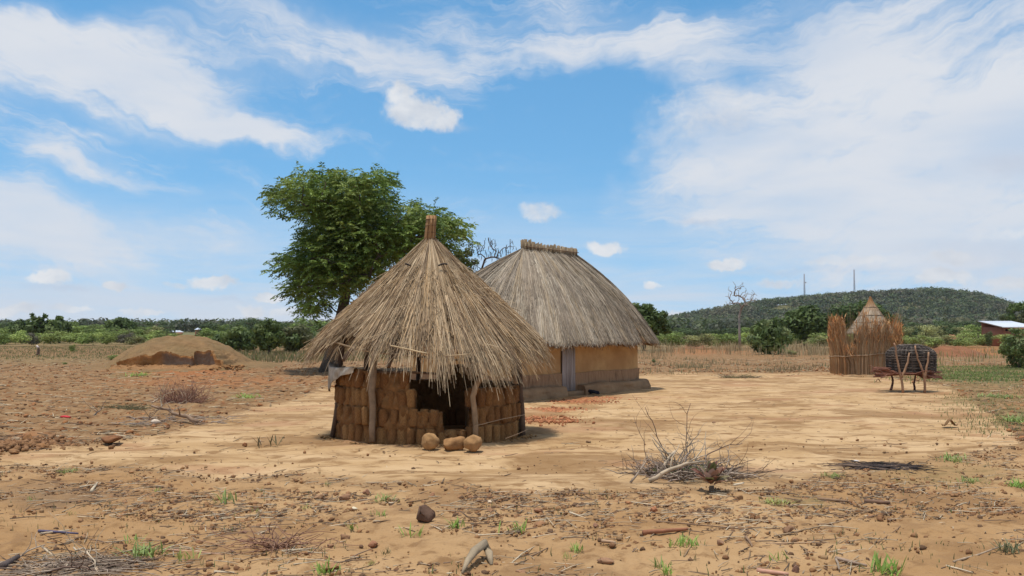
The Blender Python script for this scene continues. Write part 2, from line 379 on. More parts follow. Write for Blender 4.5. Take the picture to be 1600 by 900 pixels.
def build_ground():
    th = np.concatenate([np.linspace(-PI, -math.radians(37), 50)[:-1], np.radians(np.linspace(-37, 37, 520)), np.linspace(math.radians(37), PI, 50)[1:]])
    pyr = np.linspace(518+FPX*EYE/4.2, 518+FPX*EYE/130, 470); r1 = FPX*EYE/(pyr-518)
    rr = np.concatenate([[.6, 2.0, 3.2], r1, np.geomspace(133, 9000, 90)])
    R, T = np.meshgrid(rr, th, indexing='ij'); X = R*np.sin(T); Y = R*np.cos(T)
    Z = terrain(X, Y); yard, fore, field, g, r, d = zones(X, Y)
    near = 1-sst(R, 60, 140)
    rough = np.clip(fore*.8+field+.35*g, 0, 1)*near
    Z = Z+rough*(.030*fbm(X*5, Y*5, 3)+.018*fbm(X*14, Y*14, 2))+.004*fbm(X*9, Y*9, 3)*near
    fur = np.sin((Y*.92+X*.38+.5*fbm(X*.3, Y*.3, 2))*2*PI/.95)      # old ridges of the field
    Z = Z+field*near*sst(R, 12, 22)*.045*fur
    # rain-washed hollows in the yard
    Z = Z+yard*near*(.045*fbm(X*.55+9, Y*1.5, 3)-.02*np.abs(fbm(X*.35, Y*1.2+5, 3)))
    V = np.stack([X, Y, Z], -1).reshape(-1, 3); n, m = R.shape
    i = np.arange(n-1)[:, None]*m+np.arange(m-1)[None]; F = np.stack([i, i+1, i+m+1, i+m], -1)[..., ::-1].reshape(-1, 4)
    # inner disc
    c = len(V); V = np.concatenate([V, [[0, 0, 0]]]); F3 = np.array([[c, k, k+1] for k in range(m-1)])
    me = make_mesh('ground', V, F, F3, None, True)
    for nm, ch in (('ZoneA', (yard, fore, field)), ('ZoneB', (g, r, d))):
        ca = me.color_attributes.new(nm, 'FLOAT_COLOR', 'POINT'); cc = np.ones((len(V), 4), np.float32)
        cc[:-1, :3] = np.stack([a.ravel() for a in ch], -1); ca.data.foreach_set('color', cc.ravel())
    m = bpy.data.materials.new('soil'); m.use_nodes = True; t = NT(m.node_tree); b = t.n['Principled BSDF']
    b.inputs['Roughness'].default_value = 1; b.inputs['Specular IOR Level'].default_value = .1
    P = t.new('ShaderNodeTexCoord').outputs['Object']
    za = t.new('ShaderNodeVertexColor'); za.layer_name = 'ZoneA'; zb = t.new('ShaderNodeVertexColor'); zb.layer_name = 'ZoneB'
    def sp(o):
        n = t.new('ShaderNodeSeparateColor'); t.l.new(o, n.inputs[0]); return n.outputs
    A = sp(za.outputs[0]); B = sp(zb.outputs[0])
    Ps = t.vmath('MULTIPLY', t.vmath('ADD', P, t.vmath('MULTIPLY', t.noise(P, .5, 3, .6, color=True), (2.2, 1.4, 0))), (.8, 1.15, 1))
    nb = t.noise(P, .35, 4, .55); ns = t.noise(Ps, .9, 7, .62, .6); nm_ = t.noise(P, 4.5, 6, .65); nf = t.noise(P, 38, 4, .7); n2 = t.noise(Ps, 2.6, 6, .65, .4)
    sand = t.mix(t.rng(ns, .36, .64), SAND_A, SAND_B); sand = t.mix(t.rng(n2, .48, .64, 0, .85), sand, SAND_C); sand = t.mix(t.rng(t.noise(t.vmath('MULTIPLY', P, (.5, .85, 1)), .8, 7, .65, .8), .48, .60, 0, .75), sand, SAND_C); sand = t.mix(t.rng(t.noise(t.vmath('MULTIPLY', P, (.6, .9, 1)), .55, 5, .6), .54, .64, 0, .6), sand, (.37, .20, .105))
    sand = t.mix(t.rng(nf, .62, .8, 0, .35), sand, (.17, .10, .055))
    fore_c = t.mix(t.rng(nb, .4, .62), (.41, .255, .125), (.33, .19, .085)); fore_c = t.mix(t.rng(nm_, .5, .66, 0, .75), fore_c, (.215, .118, .052))
    fore_c = t.mix(t.rng(nf, .58, .74, 0, .6), fore_c, (.11, .065, .038))
    fld = t.mix(t.rng(nm_, .38, .62), (.28, .165, .08), (.18, .095, .042)); fld = t.mix(t.rng(n2, .48, .66, 0, .6), fld, (.31, .21, .11))
    fld = t.mix(t.rng(nf, .56, .72, 0, .5), fld, (.12, .065, .035))
    fore_c = t.mix(t.rng(t.noise(Ps, .7, 6, .65, .5), .5, .62, 0, .65), fore_c, (.22, .122, .056)); c = t.mix(A[1], sand, fore_c); c = t.mix(A[2], c, fld)
    c = t.mix(t.math('MULTIPLY', B[1], t.rng(nm_, .3, .6, .5, 1)), c, (.33, .125, .045))
    c = t.mix(t.math('MULTIPLY', B[0], t.rng(nm_, .35, .62, .25, .95)), c, t.mix(nf, (.12, .125, .045), (.17, .15, .07)))
    c = t.mix(t.math('MULTIPLY', B[2], t.rng(n2, .3, .62, .3, 1)), c, (.15, .10, .065))
    Y = t.sep(P)[1]; c = t.mix(t.rng(Y, 120, 260), c, t.mix(t.noise(P, .02, 4), (.10, .115, .04), (.19, .16, .08)))
    t.put(b.inputs['Base Color'], c)
    bn = t.new('ShaderNodeBump'); bn.inputs['Distance'].default_value = .05; bn.inputs['Strength'].default_value = .7
    hh = t.math('ADD', t.math('MULTIPLY', nm_, .5), t.math('ADD', t.math('MULTIPLY', nf, .3), t.math('MULTIPLY', ns, .5)))
    t.put(bn.inputs['Height'], hh); t.l.new(bn.outputs[0], b.inputs['Normal'])
    me.materials.append(m); o = bpy.data.objects.new('ground', me); C.objects.link(o); tag(o, 'bare sandy yard with cloddy red-brown field all round it', None, None, 'structure')
SAND_A = (.43, .272, .132); SAND_B = (.52, .35, .19); SAND_C = (.235, .13, .056)
build_ground()
def gz(x, y): return float(terrain(np.array([float(x)]), np.array([float(y)]))[0])
def GP(px, py, dz=0):
    p = G(px, py); p[2] = gz(p[0], p[1])+dz; return p

# ---------------------------------------------------------------- trees and bushes
def leaf_cloud(acc, cen, rad, n, size, cols, droop=.3, shell=.45, asp=.42, clump=0):
    """n leaf-sized faces through ellipsoids cen[i], rad[i]"""
    cen = np.asarray(cen); rad = np.broadcast_to(np.asarray(rad, float), cen.shape)
    idx = rng.integers(0, len(cen), n) if len(cen) > 1 else np.zeros(n, int)
    d = norm(rng.normal(0, 1, (n, 3))); u = (shell+(1-shell)*rng.random(n))[:, None]**.7
    p = cen[idx]+d*rad[idx]*u
    L = size*rng.uniform(.6, 1.4, n)[:, None]
    nn = norm(d+rng.normal(0, .38, (n, 3))); ax = norm(np.cross(nn, rng.normal(0, 1, (n, 3)))); sd_ = np.cross(nn, ax)
    a = p-ax*L/2; b = p+ax*L/2; c1 = p+sd_*L*asp/2; c2 = p-sd_*L*asp/2
    V = np.stack([a, c1, b, c2], 1).reshape(-1, 3); F = np.arange(4*n).reshape(-1, 4)
    cols = np.asarray(cols); k = rng.integers(0, len(cols), len(cen))
    col = cols[k][idx]*(rng.uniform(.75, 1.25, (n, 1)))
    acc.add(V, F, None, np.repeat(col, 4, 0))
def grow(acc, stem, targets, tip=.02, k=5, expo=.42, wob=.06, m=6, rise=.15, minr=None):
    """limbs from a stem polyline to every target; radii add up toward the base"""
    P = [np.array(p, float) for p in stem]; par = [i-1 for i in range(len(stem))]; cnt = [0]*len(stem); paths = []
    base = P[0]; targets = sorted(targets, key=lambda q: np.linalg.norm(np.array(q)-P[len(stem)-1]))
    for tg in targets:
        tg = np.array(tg, float); A = np.array(P[1:]); d = np.linalg.norm(A-tg, axis=1)+.5*np.maximum(0, A[:, 2]-tg[2])
        j = int(np.argmin(d))+1; q0 = P[j]; pts = bent(q0, tg, k, wob); pts[1:-1, 2] += rise*np.linalg.norm(tg-q0)*np.sin(np.linspace(0, PI, k))[1:-1]
        ids = [j]
        for q in pts[1:]: P.append(q); par.append(ids[-1]); cnt.append(0); ids.append(len(P)-1)
        paths.append(ids); i = ids[-1]
        while i >= 0: cnt[i] += 1; i = par[i]
    r = tip*np.array([max(c, 1) for c in cnt])**expo
    for ids in paths:
        rr = r[ids].copy(); rr[0] = min(rr[0], rr[1]*1.15); tubes(acc, np.array(P)[ids], rr, m, cap=False)
    return P, r
def obj_from(me, name, parent=None, loc=(0, 0, 0), scale=None, rz=0):
    o = bpy.data.objects.new(name, me); C.objects.link(o); o.location = [float(v) for v in loc]
    if scale is not None: o.scale = scale
    o.rotation_euler = (0, 0, rz)
    if parent: o.parent = parent
    return o

def big_tree():
    Y = 38.0
    B = [(443, 305, 20), (430, 297, 12), (475, 292, 26), (510, 284, 24), (545, 288, 28), (585, 286, 26), (610, 282, 12), (437, 334, 13), (480, 325, 27), (520, 325, 35),
         (560, 325, 35), (600, 320, 22), (645, 340, 26), (678, 345, 26), (706, 358, 22), (726, 370, 12), (650, 366, 25), (690, 383, 18), (620, 358, 28), (580, 362, 36),
         (540, 370, 38), (500, 370, 30), (480, 388, 20), (458, 408, 20), (438, 425, 12), (482, 416, 30), (520, 415, 36), (560, 405, 33), (600, 398, 26), (635, 395, 20),
         (466, 445, 18), (498, 450, 27), (540, 445, 24), (578, 432, 20), (462, 466, 11), (488, 478, 17), (512, 478, 12), (548, 474, 12), (482, 500, 8), (515, 270, 9), (662, 324, 10), (420, 300, 7), (735, 378, 7), (604, 455, 9)]
    root = W(513, 578, Y); root[2] = gz(root[0], root[1])
    t = thing('shade_tree', 'big dark green feathery-leaved tree rising behind the small open hut', 'tree', root)
    cen, rad, tg = [], [], []
    for (x, y, r) in B:
        c = W(x, y, Y); R = r*Y/FPX; cx = abs(x-560)/180; n = 1 if r < 15 else (4 if r > 30 else 3)
        spread = 3.0*math.sqrt(max(.05, 1-min(1, cx)**2))
        for i in range(n):
            off = 0 if n == 1 else (i/(n-1)-.5)*2*spread*.8+random.uniform(-.4, .4)
            k = (Y+off)/Y; q = np.array([c[0]*k, c[1]+off, EYE+(c[2]-EYE)*k]); q += np.array([random.uniform(-.1, .1), 0, random.uniform(-.12, .12)])
            cen.append(q); rad.append([R*1.0, R*1.15, R*.85]); tg.append(q)
    stem = [root+[0, 0, -.2], root+[.08, 0, .5], W(524, 530, Y), W(533, 495, Y), W(540, 462, Y), W(541, 425, Y)]
    a = Acc(); P, r = grow(a, stem, tg, tip=.018, wob=.07)
    a.obj('branches', M['bark'], t, smooth=True)
    a = Acc(); Pp = np.array(stem); rr = np.array([.52, .33, .27, .25, .2, .12]); tubes(a, Pp, rr, 9); a.obj('trunk', M['bark'], t, smooth=True)
    # feathery sprays
    a = Acc(); cols = np.array([(.13, .195, .032), (.16, .235, .042), (.19, .26, .05), (.10, .155, .03), (.21, .27, .06)])
    cen = np.array(cen); rad = np.array(rad); vol = (rad[:, 0]**2); ns = 6200
    idx = rng.choice(len(cen), ns, p=vol/vol.sum()); d = norm(rng.normal(0, 1, (ns, 3))); u = rng.random((ns, 1))**.4
    p0 = cen[idx]+d*rad[idx]*u*.95
    hd = norm(d*[1, 1, .3]+rng.normal(0, .5, (ns, 3))); hd[:, 2] = hd[:, 2]*.5+.05; hd = norm(hd)
    k = 18; s = np.linspace(0, 1, k)[None, :, None]; Ls = rng.uniform(.35, .7, (ns, 1, 1))
    q = p0[:, None]+hd[:, None]*s*Ls; q[..., 2] -= (s[..., 0]**1.8)*.16*Ls[..., 0]/.5
    side = norm(np.cross(hd, [0, 0, 1]))[:, None]*np.where(np.arange(k) % 2, 1, -1)[None, :, None]
    ax = norm(side*.8+hd[:, None]*.6+np.array([0, 0, -.45])+rng.normal(0, .25, (ns, k, 3))); L = rng.uniform(.12, .2, (ns, k, 1))*1.0
    wd = norm(np.cross(ax, rng.normal(0, .6, (ns, k, 3))+[0, 0, 1]))*.030
    V = np.stack([q, q+ax*L*.5+wd, q+ax*L, q+ax*L*.5-wd], 2).reshape(-1, 3); F = np.arange(len(V)).reshape(-1, 4)
    cc = cols[rng.integers(0, 5, len(cen))][idx]*rng.uniform(.75, 1.3, (ns, 1))
    a.add(V, F, None, np.repeat(cc, k*4, 0))
    q2 = a.obj('crown', M['leaf'], t)
big_tree()

def plain_tree(name, label, cat, px, base, Y, blobs, leafn, leafs, cols, stem_r=.1, group=None, bark='bark', tip=.012, ystretch=1.0, lean=0, stems=1, depth=1):
    """blobs: (px, py, rpx) at depth Y"""
    root = W(px, base, Y); root[2] = gz(root[0], root[1])
    t = thing(name, label, cat, root, group); cen, rad, tg = [], [], []
    for (x, y, r) in blobs:
        c = W(x, y, Y); R = r*Y/FPX
        for i in range(depth):
            off = 0 if depth == 1 else ((i/(depth-1))-.5)*2*R*1.1+random.uniform(-.2, .2)*R
            q = c+[0, off, random.uniform(-.1, .1)*R]; cen.append(q); rad.append([R, R*ystretch*1.1, R*.85]); tg.append(q)
    top = np.mean(cen, 0); zb = min(c[2]-r_[2] for c, r_ in zip(cen, rad)); zt = max(zb, root[2]+.3)
    a = Acc(); h = min(top[2], zt+.35*(top[2]-zt)); stem = [root+[0, 0, -.1], root+[(top[0]-root[0])*.3, 0, (h-root[2])*.35], root+[(top[0]-root[0])*.6, 0, (h-root[2])*.7], np.array([root[0]+(top[0]-root[0])*.8, root[1], h])]
    grow(a, stem, tg, tip=tip, wob=.08); a.obj('branches', M[bark], t, smooth=True)
    a = Acc(); tubes(a, np.array(stem), np.linspace(stem_r*1.2, stem_r*.7, 4), 7); a.obj('trunk', M[bark], t, smooth=True)
    a = Acc(); w = np.array(rad)[:, 0]**2; w = w/w.sum()
    for c, r_, ww in zip(cen, rad, w): leaf_cloud(a, [c], [r_], max(8, int(leafn*ww)), leafs, [cols[random.randrange(len(cols))]], shell=.3)
    a.obj('crown', M['leaf'], t); return t
DK = [(.07, .105, .026), (.085, .125, .03), (.10, .14, .036)]
MD = [(.11, .155, .04), (.14, .185, .05), (.09, .13, .035)]
LT = [(.18, .23, .075), (.15, .205, .065), (.21, .25, .10)]
OL = [(.11, .125, .045), (.13, .135, .055), (.09, .115, .04)]

plain_tree('round_tree', 'dark round-crowned tree just left of the reed enclosure', 'tree', 1257, 535, 105, [(1258, 500, 22), (1238, 508, 15), (1277, 508, 17), (1262, 488, 14), (1240, 494, 12), (1282, 497, 13), (1258, 515, 18), (1228, 504, 8), (1290, 512, 8)], 3200, .55, DK, .22, depth=2)
plain_tree('round_tree', 'dark green tree behind the pointed roof of the granary', 'tree', 1330, 535, 110, [(1320, 492, 20), (1340, 485, 17), (1305, 503, 14), (1365, 492, 16), (1385, 500, 14), (1335, 505, 18), (1368, 480, 8)], 3200, .55, DK, .25, depth=2)
plain_tree('leafy_bush', 'broad-leaved light green bush standing in the furrowed field right of the bare tree', 'bush', 1203, 552, 66, [(1200, 525, 20), (1185, 518, 12), (1218, 520, 14), (1195, 507, 11), (1210, 505, 10), (1180, 530, 12), (1226, 530, 11), (1205, 540, 18), (1190, 541, 13)], 2600, .36, LT+MD, .08, stems=3, depth=2)
plain_tree('dark_tree', 'dark evergreen tree showing over the right eave of the thatched house', 'tree', 1004, 540, 80, [(1000, 488, 14), (1012, 482, 10), (992, 480, 8), (1022, 496, 14), (1005, 505, 18), (1030, 505, 12), (1020, 515, 14), (1036, 492, 7), (985, 500, 12), (1040, 514, 9)], 3000, .42, DK, .18, depth=2)
plain_tree('flat_top_tree', 'flat-topped acacia rising above the iron-roofed brick house', 'tree', 1592, 520, 150, [(1588, 480, 9), (1600, 478, 10), (1612, 482, 9), (1580, 486, 5), (1606, 492, 8), (1590, 500, 14), (1575, 497, 9)], 1300, .7, MD+OL, .25, depth=2)
plain_tree('leafy_bush', 'loose-branched green bush at the right edge with whitish leaf tips', 'bush', 1594, 576, 41, [(1590, 535, 14), (1600, 520, 12), (1580, 548, 12), (1603, 548, 18), (1612, 535, 16), (1575, 530, 7), (1596, 562, 16), (1570, 543, 6), (1585, 517, 6)], 3000, .17, MD+LT, .05, tip=.008, depth=2)
plain_tree('young_tree', 'small olive-green tree between the two thatched roofs', 'tree', 726, 560, 42, [(722, 402, 13), (733, 395, 9), (712, 398, 8), (728, 415, 14), (742, 410, 8), (735, 428, 12), (718, 418, 10)], 1500, .15, OL+MD, .08, depth=2)
# trees standing in the scrub, left side
plain_tree('open_tree', 'tall sparse dark tree sticking out of the scrub near the left edge', 'tree', 60, 536, 130, [(53, 497, 4), (63, 500, 6), (71, 494, 4), (58, 508, 7), (70, 508, 6), (75, 501, 3), (50, 492, 3), (66, 515, 9), (78, 512, 3)], 520, .7, DK, .22, tip=.03, depth=1)
plain_tree('dark_tree', 'dark bushy tree directly left of the sparse tall tree', 'tree', 38, 532, 140, [(38, 507, 11), (28, 512, 9), (48, 514, 9), (36, 518, 13)], 1100, .75, DK, .2, depth=2)
plain_tree('young_tree', 'pale green tree with a layered tip right of the sparse tall tree', 'tree', 93, 532, 130, [(93, 497, 4), (90, 504, 8), (98, 509, 10), (84, 513, 9), (92, 517, 14)], 1000, .7, MD, .15, depth=2)
plain_tree('dark_tree', 'broad bright green tree in the treeline left of the mound', 'tree', 186, 530, 170, [(178, 508, 10), (190, 503, 9), (200, 508, 9), (185, 515, 14), (204, 516, 8)], 1500, .8, MD, .25, depth=2)
plain_tree('young_tree', 'tallest green tree of the row between the mound and the small hut', 'tree', 420, 556, 66, [(420, 505, 10), (412, 515, 13), (430, 512, 10), (408, 528, 14), (428, 528, 15), (418, 540, 12), (436, 522, 7)], 2300, .33, MD, .09, depth=2)
plain_tree('young_tree', 'rounded green tree left of the tallest one in the row beside the mound', 'tree', 372, 553, 72, [(372, 520, 13), (360, 528, 12), (384, 527, 13), (370, 537, 14), (388, 540, 10)], 2000, .36, MD+DK, .09, depth=2)
plain_tree('young_tree', 'bushy green tree right beside the left eave of the small hut', 'tree', 462, 553, 70, [(456, 520, 12), (470, 517, 12), (448, 532, 11), (466, 533, 15), (482, 528, 12), (458, 542, 11)], 2200, .36, MD+OL, .09, depth=2)
plain_tree('young_tree', 'low green bush at the right foot of the earth mound', 'bush', 345, 552, 76, [(345, 530, 11), (333, 537, 9), (356, 539, 10), (345, 541, 11)], 1300, .38, MD, .06, depth=2)

def bare_tree(name, label, px, base, Y, tips, stemtop, tipr, sr, pods=False, bark='pale_bark', twigs=3):
    root = W(px, base, Y); root[2] = gz(root[0], root[1]); t = thing(name, label, 'tree', root); tg = []
    for (x, y) in tips:
        q = W(x, y, Y)+[0, random.uniform(-1, 1)*Y*.008, 0]; tg.append(q)
        for i in range(twigs): tg.append(q+np.array([random.uniform(-1, 1), random.uniform(-1, 1), random.uniform(-.7, 1)])*Y*.006)
    st = [root, root+(W(*stemtop, Y)-root)*.4, W(*stemtop, Y)]
    a = Acc(); grow(a, st, tg, tip=tipr, wob=.08, k=5, m=5); a.obj('branches', M[bark], t, smooth=True)
    a = Acc(); tubes(a, np.array(st), [sr*1.3, sr, sr*.75], 8); a.obj('trunk', M[bark], t, smooth=True)
    if pods:
        for p0 in tg:
            p0 = np.array(p0)+rng.normal(0, .04, 3); a = Acc(); tubes(a, [p0, p0+[.01, 0, -.1], p0+[0, 0, -.2]+rng.normal(0, .03, 3)], [.008, .015, .006], 4, (.07, .045, .035)); a.obj('seed_pod', M['wood'], t)
bare_tree('bare_tree', 'tall bare grey tree standing in front of the hill slope', 1156, 540, 85, [(1142, 456), (1148, 448), (1156, 446), (1163, 450), (1170, 456), (1177, 459), (1138, 466), (1146, 470), (1172, 468), (1166, 463), (1152, 455), (1160, 458), (1178, 466), (1168, 473), (1146, 462), (1140, 474)], (1155, 497), .016, .12, twigs=5)
bare_tree('bare_tree', 'leafless tree hung with dark pods behind the ridge of the thatched house', 756, 560, 40, [(757, 378), (765, 376), (770, 382), (748, 398), (762, 392), (775, 392), (783, 396), (780, 405), (745, 385), (753, 388), (788, 404), (768, 402), (740, 412), (797, 382), (800, 378), (792, 390)], (753, 432), .008, .09, True, 'bark')

# ---- thicket bushes: a few crown shapes, copied
def bush_mesh(seed, n, stems=True, tall=1.0):
    random.seed(seed); a = Acc(); cen, rad = [], []
    for i in range(9):
        an = random.uniform(0, 2*PI); rr = random.uniform(.05, .3); r = random.uniform(.14, .24)
        cen.append([rr*math.cos(an), rr*math.sin(an), random.uniform(.22, .78)*tall]); rad.append([r, r, r*.8])
    cen.append([0, 0, .4]); rad.append([.3, .3, .3])
    for c, r in zip(cen, rad):
        s = random.uniform(.65, 1.35); leaf_cloud(a, [c], [r], int(n*r[0]**2/.45), .055, [(s, s, s)], shell=.35, asp=.6)
    me = a.mesh('bush_crown'); me.materials.append(M['leaf_tint'])
    b = Acc(); st = [np.array([0, 0, -.03]), np.array([0.01, 0, .12]), np.array([0, .01, .25])]; grow(b, st, cen, tip=.008, m=4)
    ms = b.mesh('bush_stems'); ms.materials.append(M['bark']); return me, ms
BUSH = [bush_mesh(20+i, 1500) for i in range(6)]
random.seed(5)
TINT = {'dark': (.09, .125, .045), 'mid': (.19, .25, .065), 'light': (.27, .33, .095), 'olive': (.27, .27, .11), 'grey': (.17, .155, .11), 'brown': (.16, .10, .07)}
def bush(px, base, Y, wpx, hpx, tint, label, name='bush', group=None, cat='bush'):
    p = W(px, base, Y); z = gz(p[0], p[1]); w = wpx*Y/FPX; h = hpx*Y/FPX
    t = thing(name, label, cat, (p[0], p[1], z-.05), group); k = random.randrange(6); c = TINT[tint]; v = random.uniform(.85, 1.2)
    for me, nm in zip(BUSH[k], ('crown', 'stems')):
        o = obj_from(me, nm, t, scale=(w*1.35, w*1.35, h*1.1), rz=random.uniform(0, 6.28)); o.color = (c[0]*v, c[1]*v, c[2]*v, 1)
    return t
ORD = 'first second third fourth fifth sixth seventh eighth ninth tenth eleventh twelfth thirteenth fourteenth fifteenth sixteenth seventeenth eighteenth nineteenth twentieth'.split()
ORD += ['twenty-'+o for o in ORD[:9]]
def row(x0, x1, step, Y0, Y1, top, w, tints, label, group, name='bush'):
    x = x0; made = []; what, where = label
    while x < x1:
        Y = random.uniform(Y0, Y1); p = W(x, 530, Y); z = gz(p[0], p[1]); tp = top(x) if callable(top) else top
        tz = W(x, tp+random.uniform(-2.5, 4), Y)[2]; h = max(1.2, tz-z)*FPX/Y
        base = 518+(EYE-z)*FPX/Y
        ti = random.choice(tints); wd_ = w*random.uniform(.8, 1.25); o = bush(x, base, Y, wd_, h, ti, 'bush', name, group); made.append((x, ti, wd_, o))
        x += step*random.uniform(.7, 1.3)
    CN = {'dark': 'dark green', 'mid': 'mid-green', 'light': 'light green', 'olive': 'olive', 'grey': 'greyish', 'brown': 'brown'}
    vis = [m for m in made if m[0] > 0]
    for i, m in enumerate(vis): m[3]['label'] = '%s %s, %s from the left in %s' % (CN[m[1]], what, ORD[i], where)
    for m in made:
        if m[0] <= 0: m[3]['label'] = '%s %s cut by the left edge, %s' % (CN[m[1]], what, where)
row(-20, 270, 17, 96, 125, 515, 42, ['light', 'mid', 'light', 'olive', 'light', 'grey'], ('bush', 'the front row left of the mound'), 'front row of bushes left of the mound')
row(-15, 300, 17, 135, 170, lambda x: 526 if 258 < x < 325 else 508, 40, ['mid', 'light', 'mid', 'olive'], ('bush', 'the second row left of the mound'), 'second row of bushes left of the mound')
row(110, 262, 20, 190, 240, lambda x: 504+3*math.sin(x*.05), 36, ['dark', 'mid', 'dark'], ('tree', 'the rear row of the left thicket'), 'rear row of dark trees on the left', 'thicket_tree')
row(325, 500, 17, 74, 88, lambda x: 520, 34, ['mid', 'light', 'dark', 'mid', 'olive'], ('bush', 'the row from mound to small hut'), 'bushes between mound and small hut')
row(325, 600, 26, 215, 260, lambda x: 499+3*math.sin(x*.09), 44, ['dark', 'dark', 'mid'], ('round tree', 'the line beyond the mound'), 'rear line of round trees right of the mound', 'thicket_tree')
row(-20, 110, 26, 215, 260, lambda x: 503, 44, ['dark', 'dark', 'mid'], ('round tree', 'the far left rear line'), 'rear line of round trees near the left edge', 'thicket_tree')
row(320, 560, 21, 110, 160, lambda x: 511, 40, ['mid', 'olive', 'dark'], ('bush', 'the taller row right of the mound'), 'taller bushes behind the middle row')
row(1000, 1330, 19, 84, 105, lambda x: 518+3*math.sin(x*.03), 40, ['light', 'mid', 'olive', 'light', 'mid'], ('bush', 'the low thicket right of the thatched house'), 'thicket below the hill')
row(985, 1400, 23, 150, 220, 510, 44, ['mid', 'dark', 'mid', 'dark'], ('tree', 'the line at the foot of the hill'), 'trees at the hill foot', 'thicket_tree')
row(1395, 1580, 16, 88, 105, lambda x: 520, 34, ['light', 'mid', 'light', 'olive'], ('bush', 'the low row left of the iron-roofed house'), 'bushes in front of the iron-roofed house')
row(1395, 1560, 20, 130, 200, 507, 40, ['mid', 'dark', 'mid', 'olive'], ('tree', 'the row rising right of the granary'), 'trees right of the granary', 'thicket_tree')
row(1400, 1620, 24, 210, 300, lambda x: 499, 46, ['dark', 'mid', 'dark'], ('tree', 'the rearmost row at far right'), 'dark trees at the right end of the hill', 'thicket_tree')
bush(1547, 548, 84, 14, 30, 'dark', 'narrow dark upright shrub at the left corner of the iron-roofed house', 'shrub')
bush(180, 562, 52, 22, 11, 'light', 'small bright green bush on the flat ground at the left foot of the mound', 'shrub')
bush(101, 568, 46, 9, 6, 'mid', 'tiny dark green shrub alone in the grassy field on the left', 'shrub')
bush(1022, 563, 50, 9, 8, 'dark', 'small dark shrub in dry grass right of the thatched house', 'shrub')
bush(1237, 555, 62, 22, 12, 'olive', 'low olive shrub right of the broad-leaved bush', 'shrub')
bush(112, 552, 72, 12, 18, 'mid', 'small upright sapling in front of the left thicket', 'sapling')
bush(1070, 514, 120, 26, 16, 'brown', 'reddish brown leafless bush at the foot of the hill', 'shrub')

# ---- hill woods and far wood
def woods(name, label, pts, wid, hgt, nq, cols, q):
    a = Acc(); n = len(pts); s = rng.uniform(.7, 1.4, n)
    d = norm(rng.normal(0, 1, (n, nq, 3))+[0, 0, .35]); u = rng.uniform(.55, 1, (n, nq, 1))
    p = pts[:, None]+d*u*np.array([wid, wid, hgt*.5])[None, None]*s[:, None, None]*[.5, .5, 1]+np.array([0, 0, 1])*(hgt*.55*s)[:, None, None]
    nn = norm(d+rng.normal(0, .3, (n, nq, 3))); ax = norm(np.cross(nn, rng.normal(0, 1, (n, nq, 3)))); sd_ = np.cross(nn, ax); L = q*rng.uniform(.6, 1.4, (n, nq, 1))
    V = np.stack([p-ax*L/2, p+sd_*L*.4, p+ax*L/2, p-sd_*L*.4], 2).reshape(-1, 3); F = np.arange(len(V)).reshape(-1, 4)
    cc = np.array(cols)[rng.integers(0, len(cols), n)]*rng.uniform(.82, 1.18, (n, 1)); f_ = sst(fbm(pts[:, 0]*.022, pts[:, 1]*.022, 3), .0, .45)[:, None]; cc = cc*(1-f_*.5)+np.array([.13, .10, .065])*f_*.5; cc = cc*(1+.35*fbm(pts[:, 0]*.05+9, pts[:, 1]*.05, 3)[:, None]); cc = np.repeat(cc[:, None], nq, 1)*(1+.10*rng.normal(0, 1, (n, nq, 1)).clip(-1, 1))
    a.add(V, F, None, np.repeat(cc.reshape(-1, 3), 4, 0))
    o = a.obj(name, M['leaf']); tag(o, label, 'woodland', None, 'stuff')
n = 7000; x = rng.uniform(40, 660, n); y = 760+(rng.random(n)**.8)*215; z = terrain(x, y)
keep = fbm(x*.03, y*.03, 3) > -.5; x, y, z = x[keep], y[keep], z[keep]
HC = [(.085, .115, .045), (.105, .135, .045), (.12, .135, .06), (.075, .10, .045), (.13, .12, .065), (.095, .13, .04)]
woods('hill_woodland', 'dense scrub woodland covering the low rounded hill', np.stack([x, y, z], -1), 9.0, 6.5, 32, HC, 1.7)
x = np.concatenate([rng.uniform(-330, -20, 900), rng.uniform(-420, -20, 1100)]); y = np.concatenate([rng.uniform(380, 480, 900), rng.uniform(480, 760, 1100)]); z = terrain(x, y)
keep = fbm(x*.02, y*.02, 2) > -.35; x, y, z = x[keep], y[keep], z[keep]
woods('distant_woodland', 'dark distant belt of trees along the left horizon', np.stack([x, y, z], -1), 8.5, 4.6, 40, [(.08, .105, .05), (.10, .125, .055), (.10, .105, .065)], 1.3)
x = rng.uniform(-20, 240, 1000); y = rng.uniform(260, 560, 1000); z = terrain(x, y)
woods('distant_woodland', 'mixed green belt of trees at the foot of the hill', np.stack([x, y, z], -1), 8, 4.6, 40, [(.09, .10, .042), (.10, .125, .05), (.08, .09, .055)], 1.4)

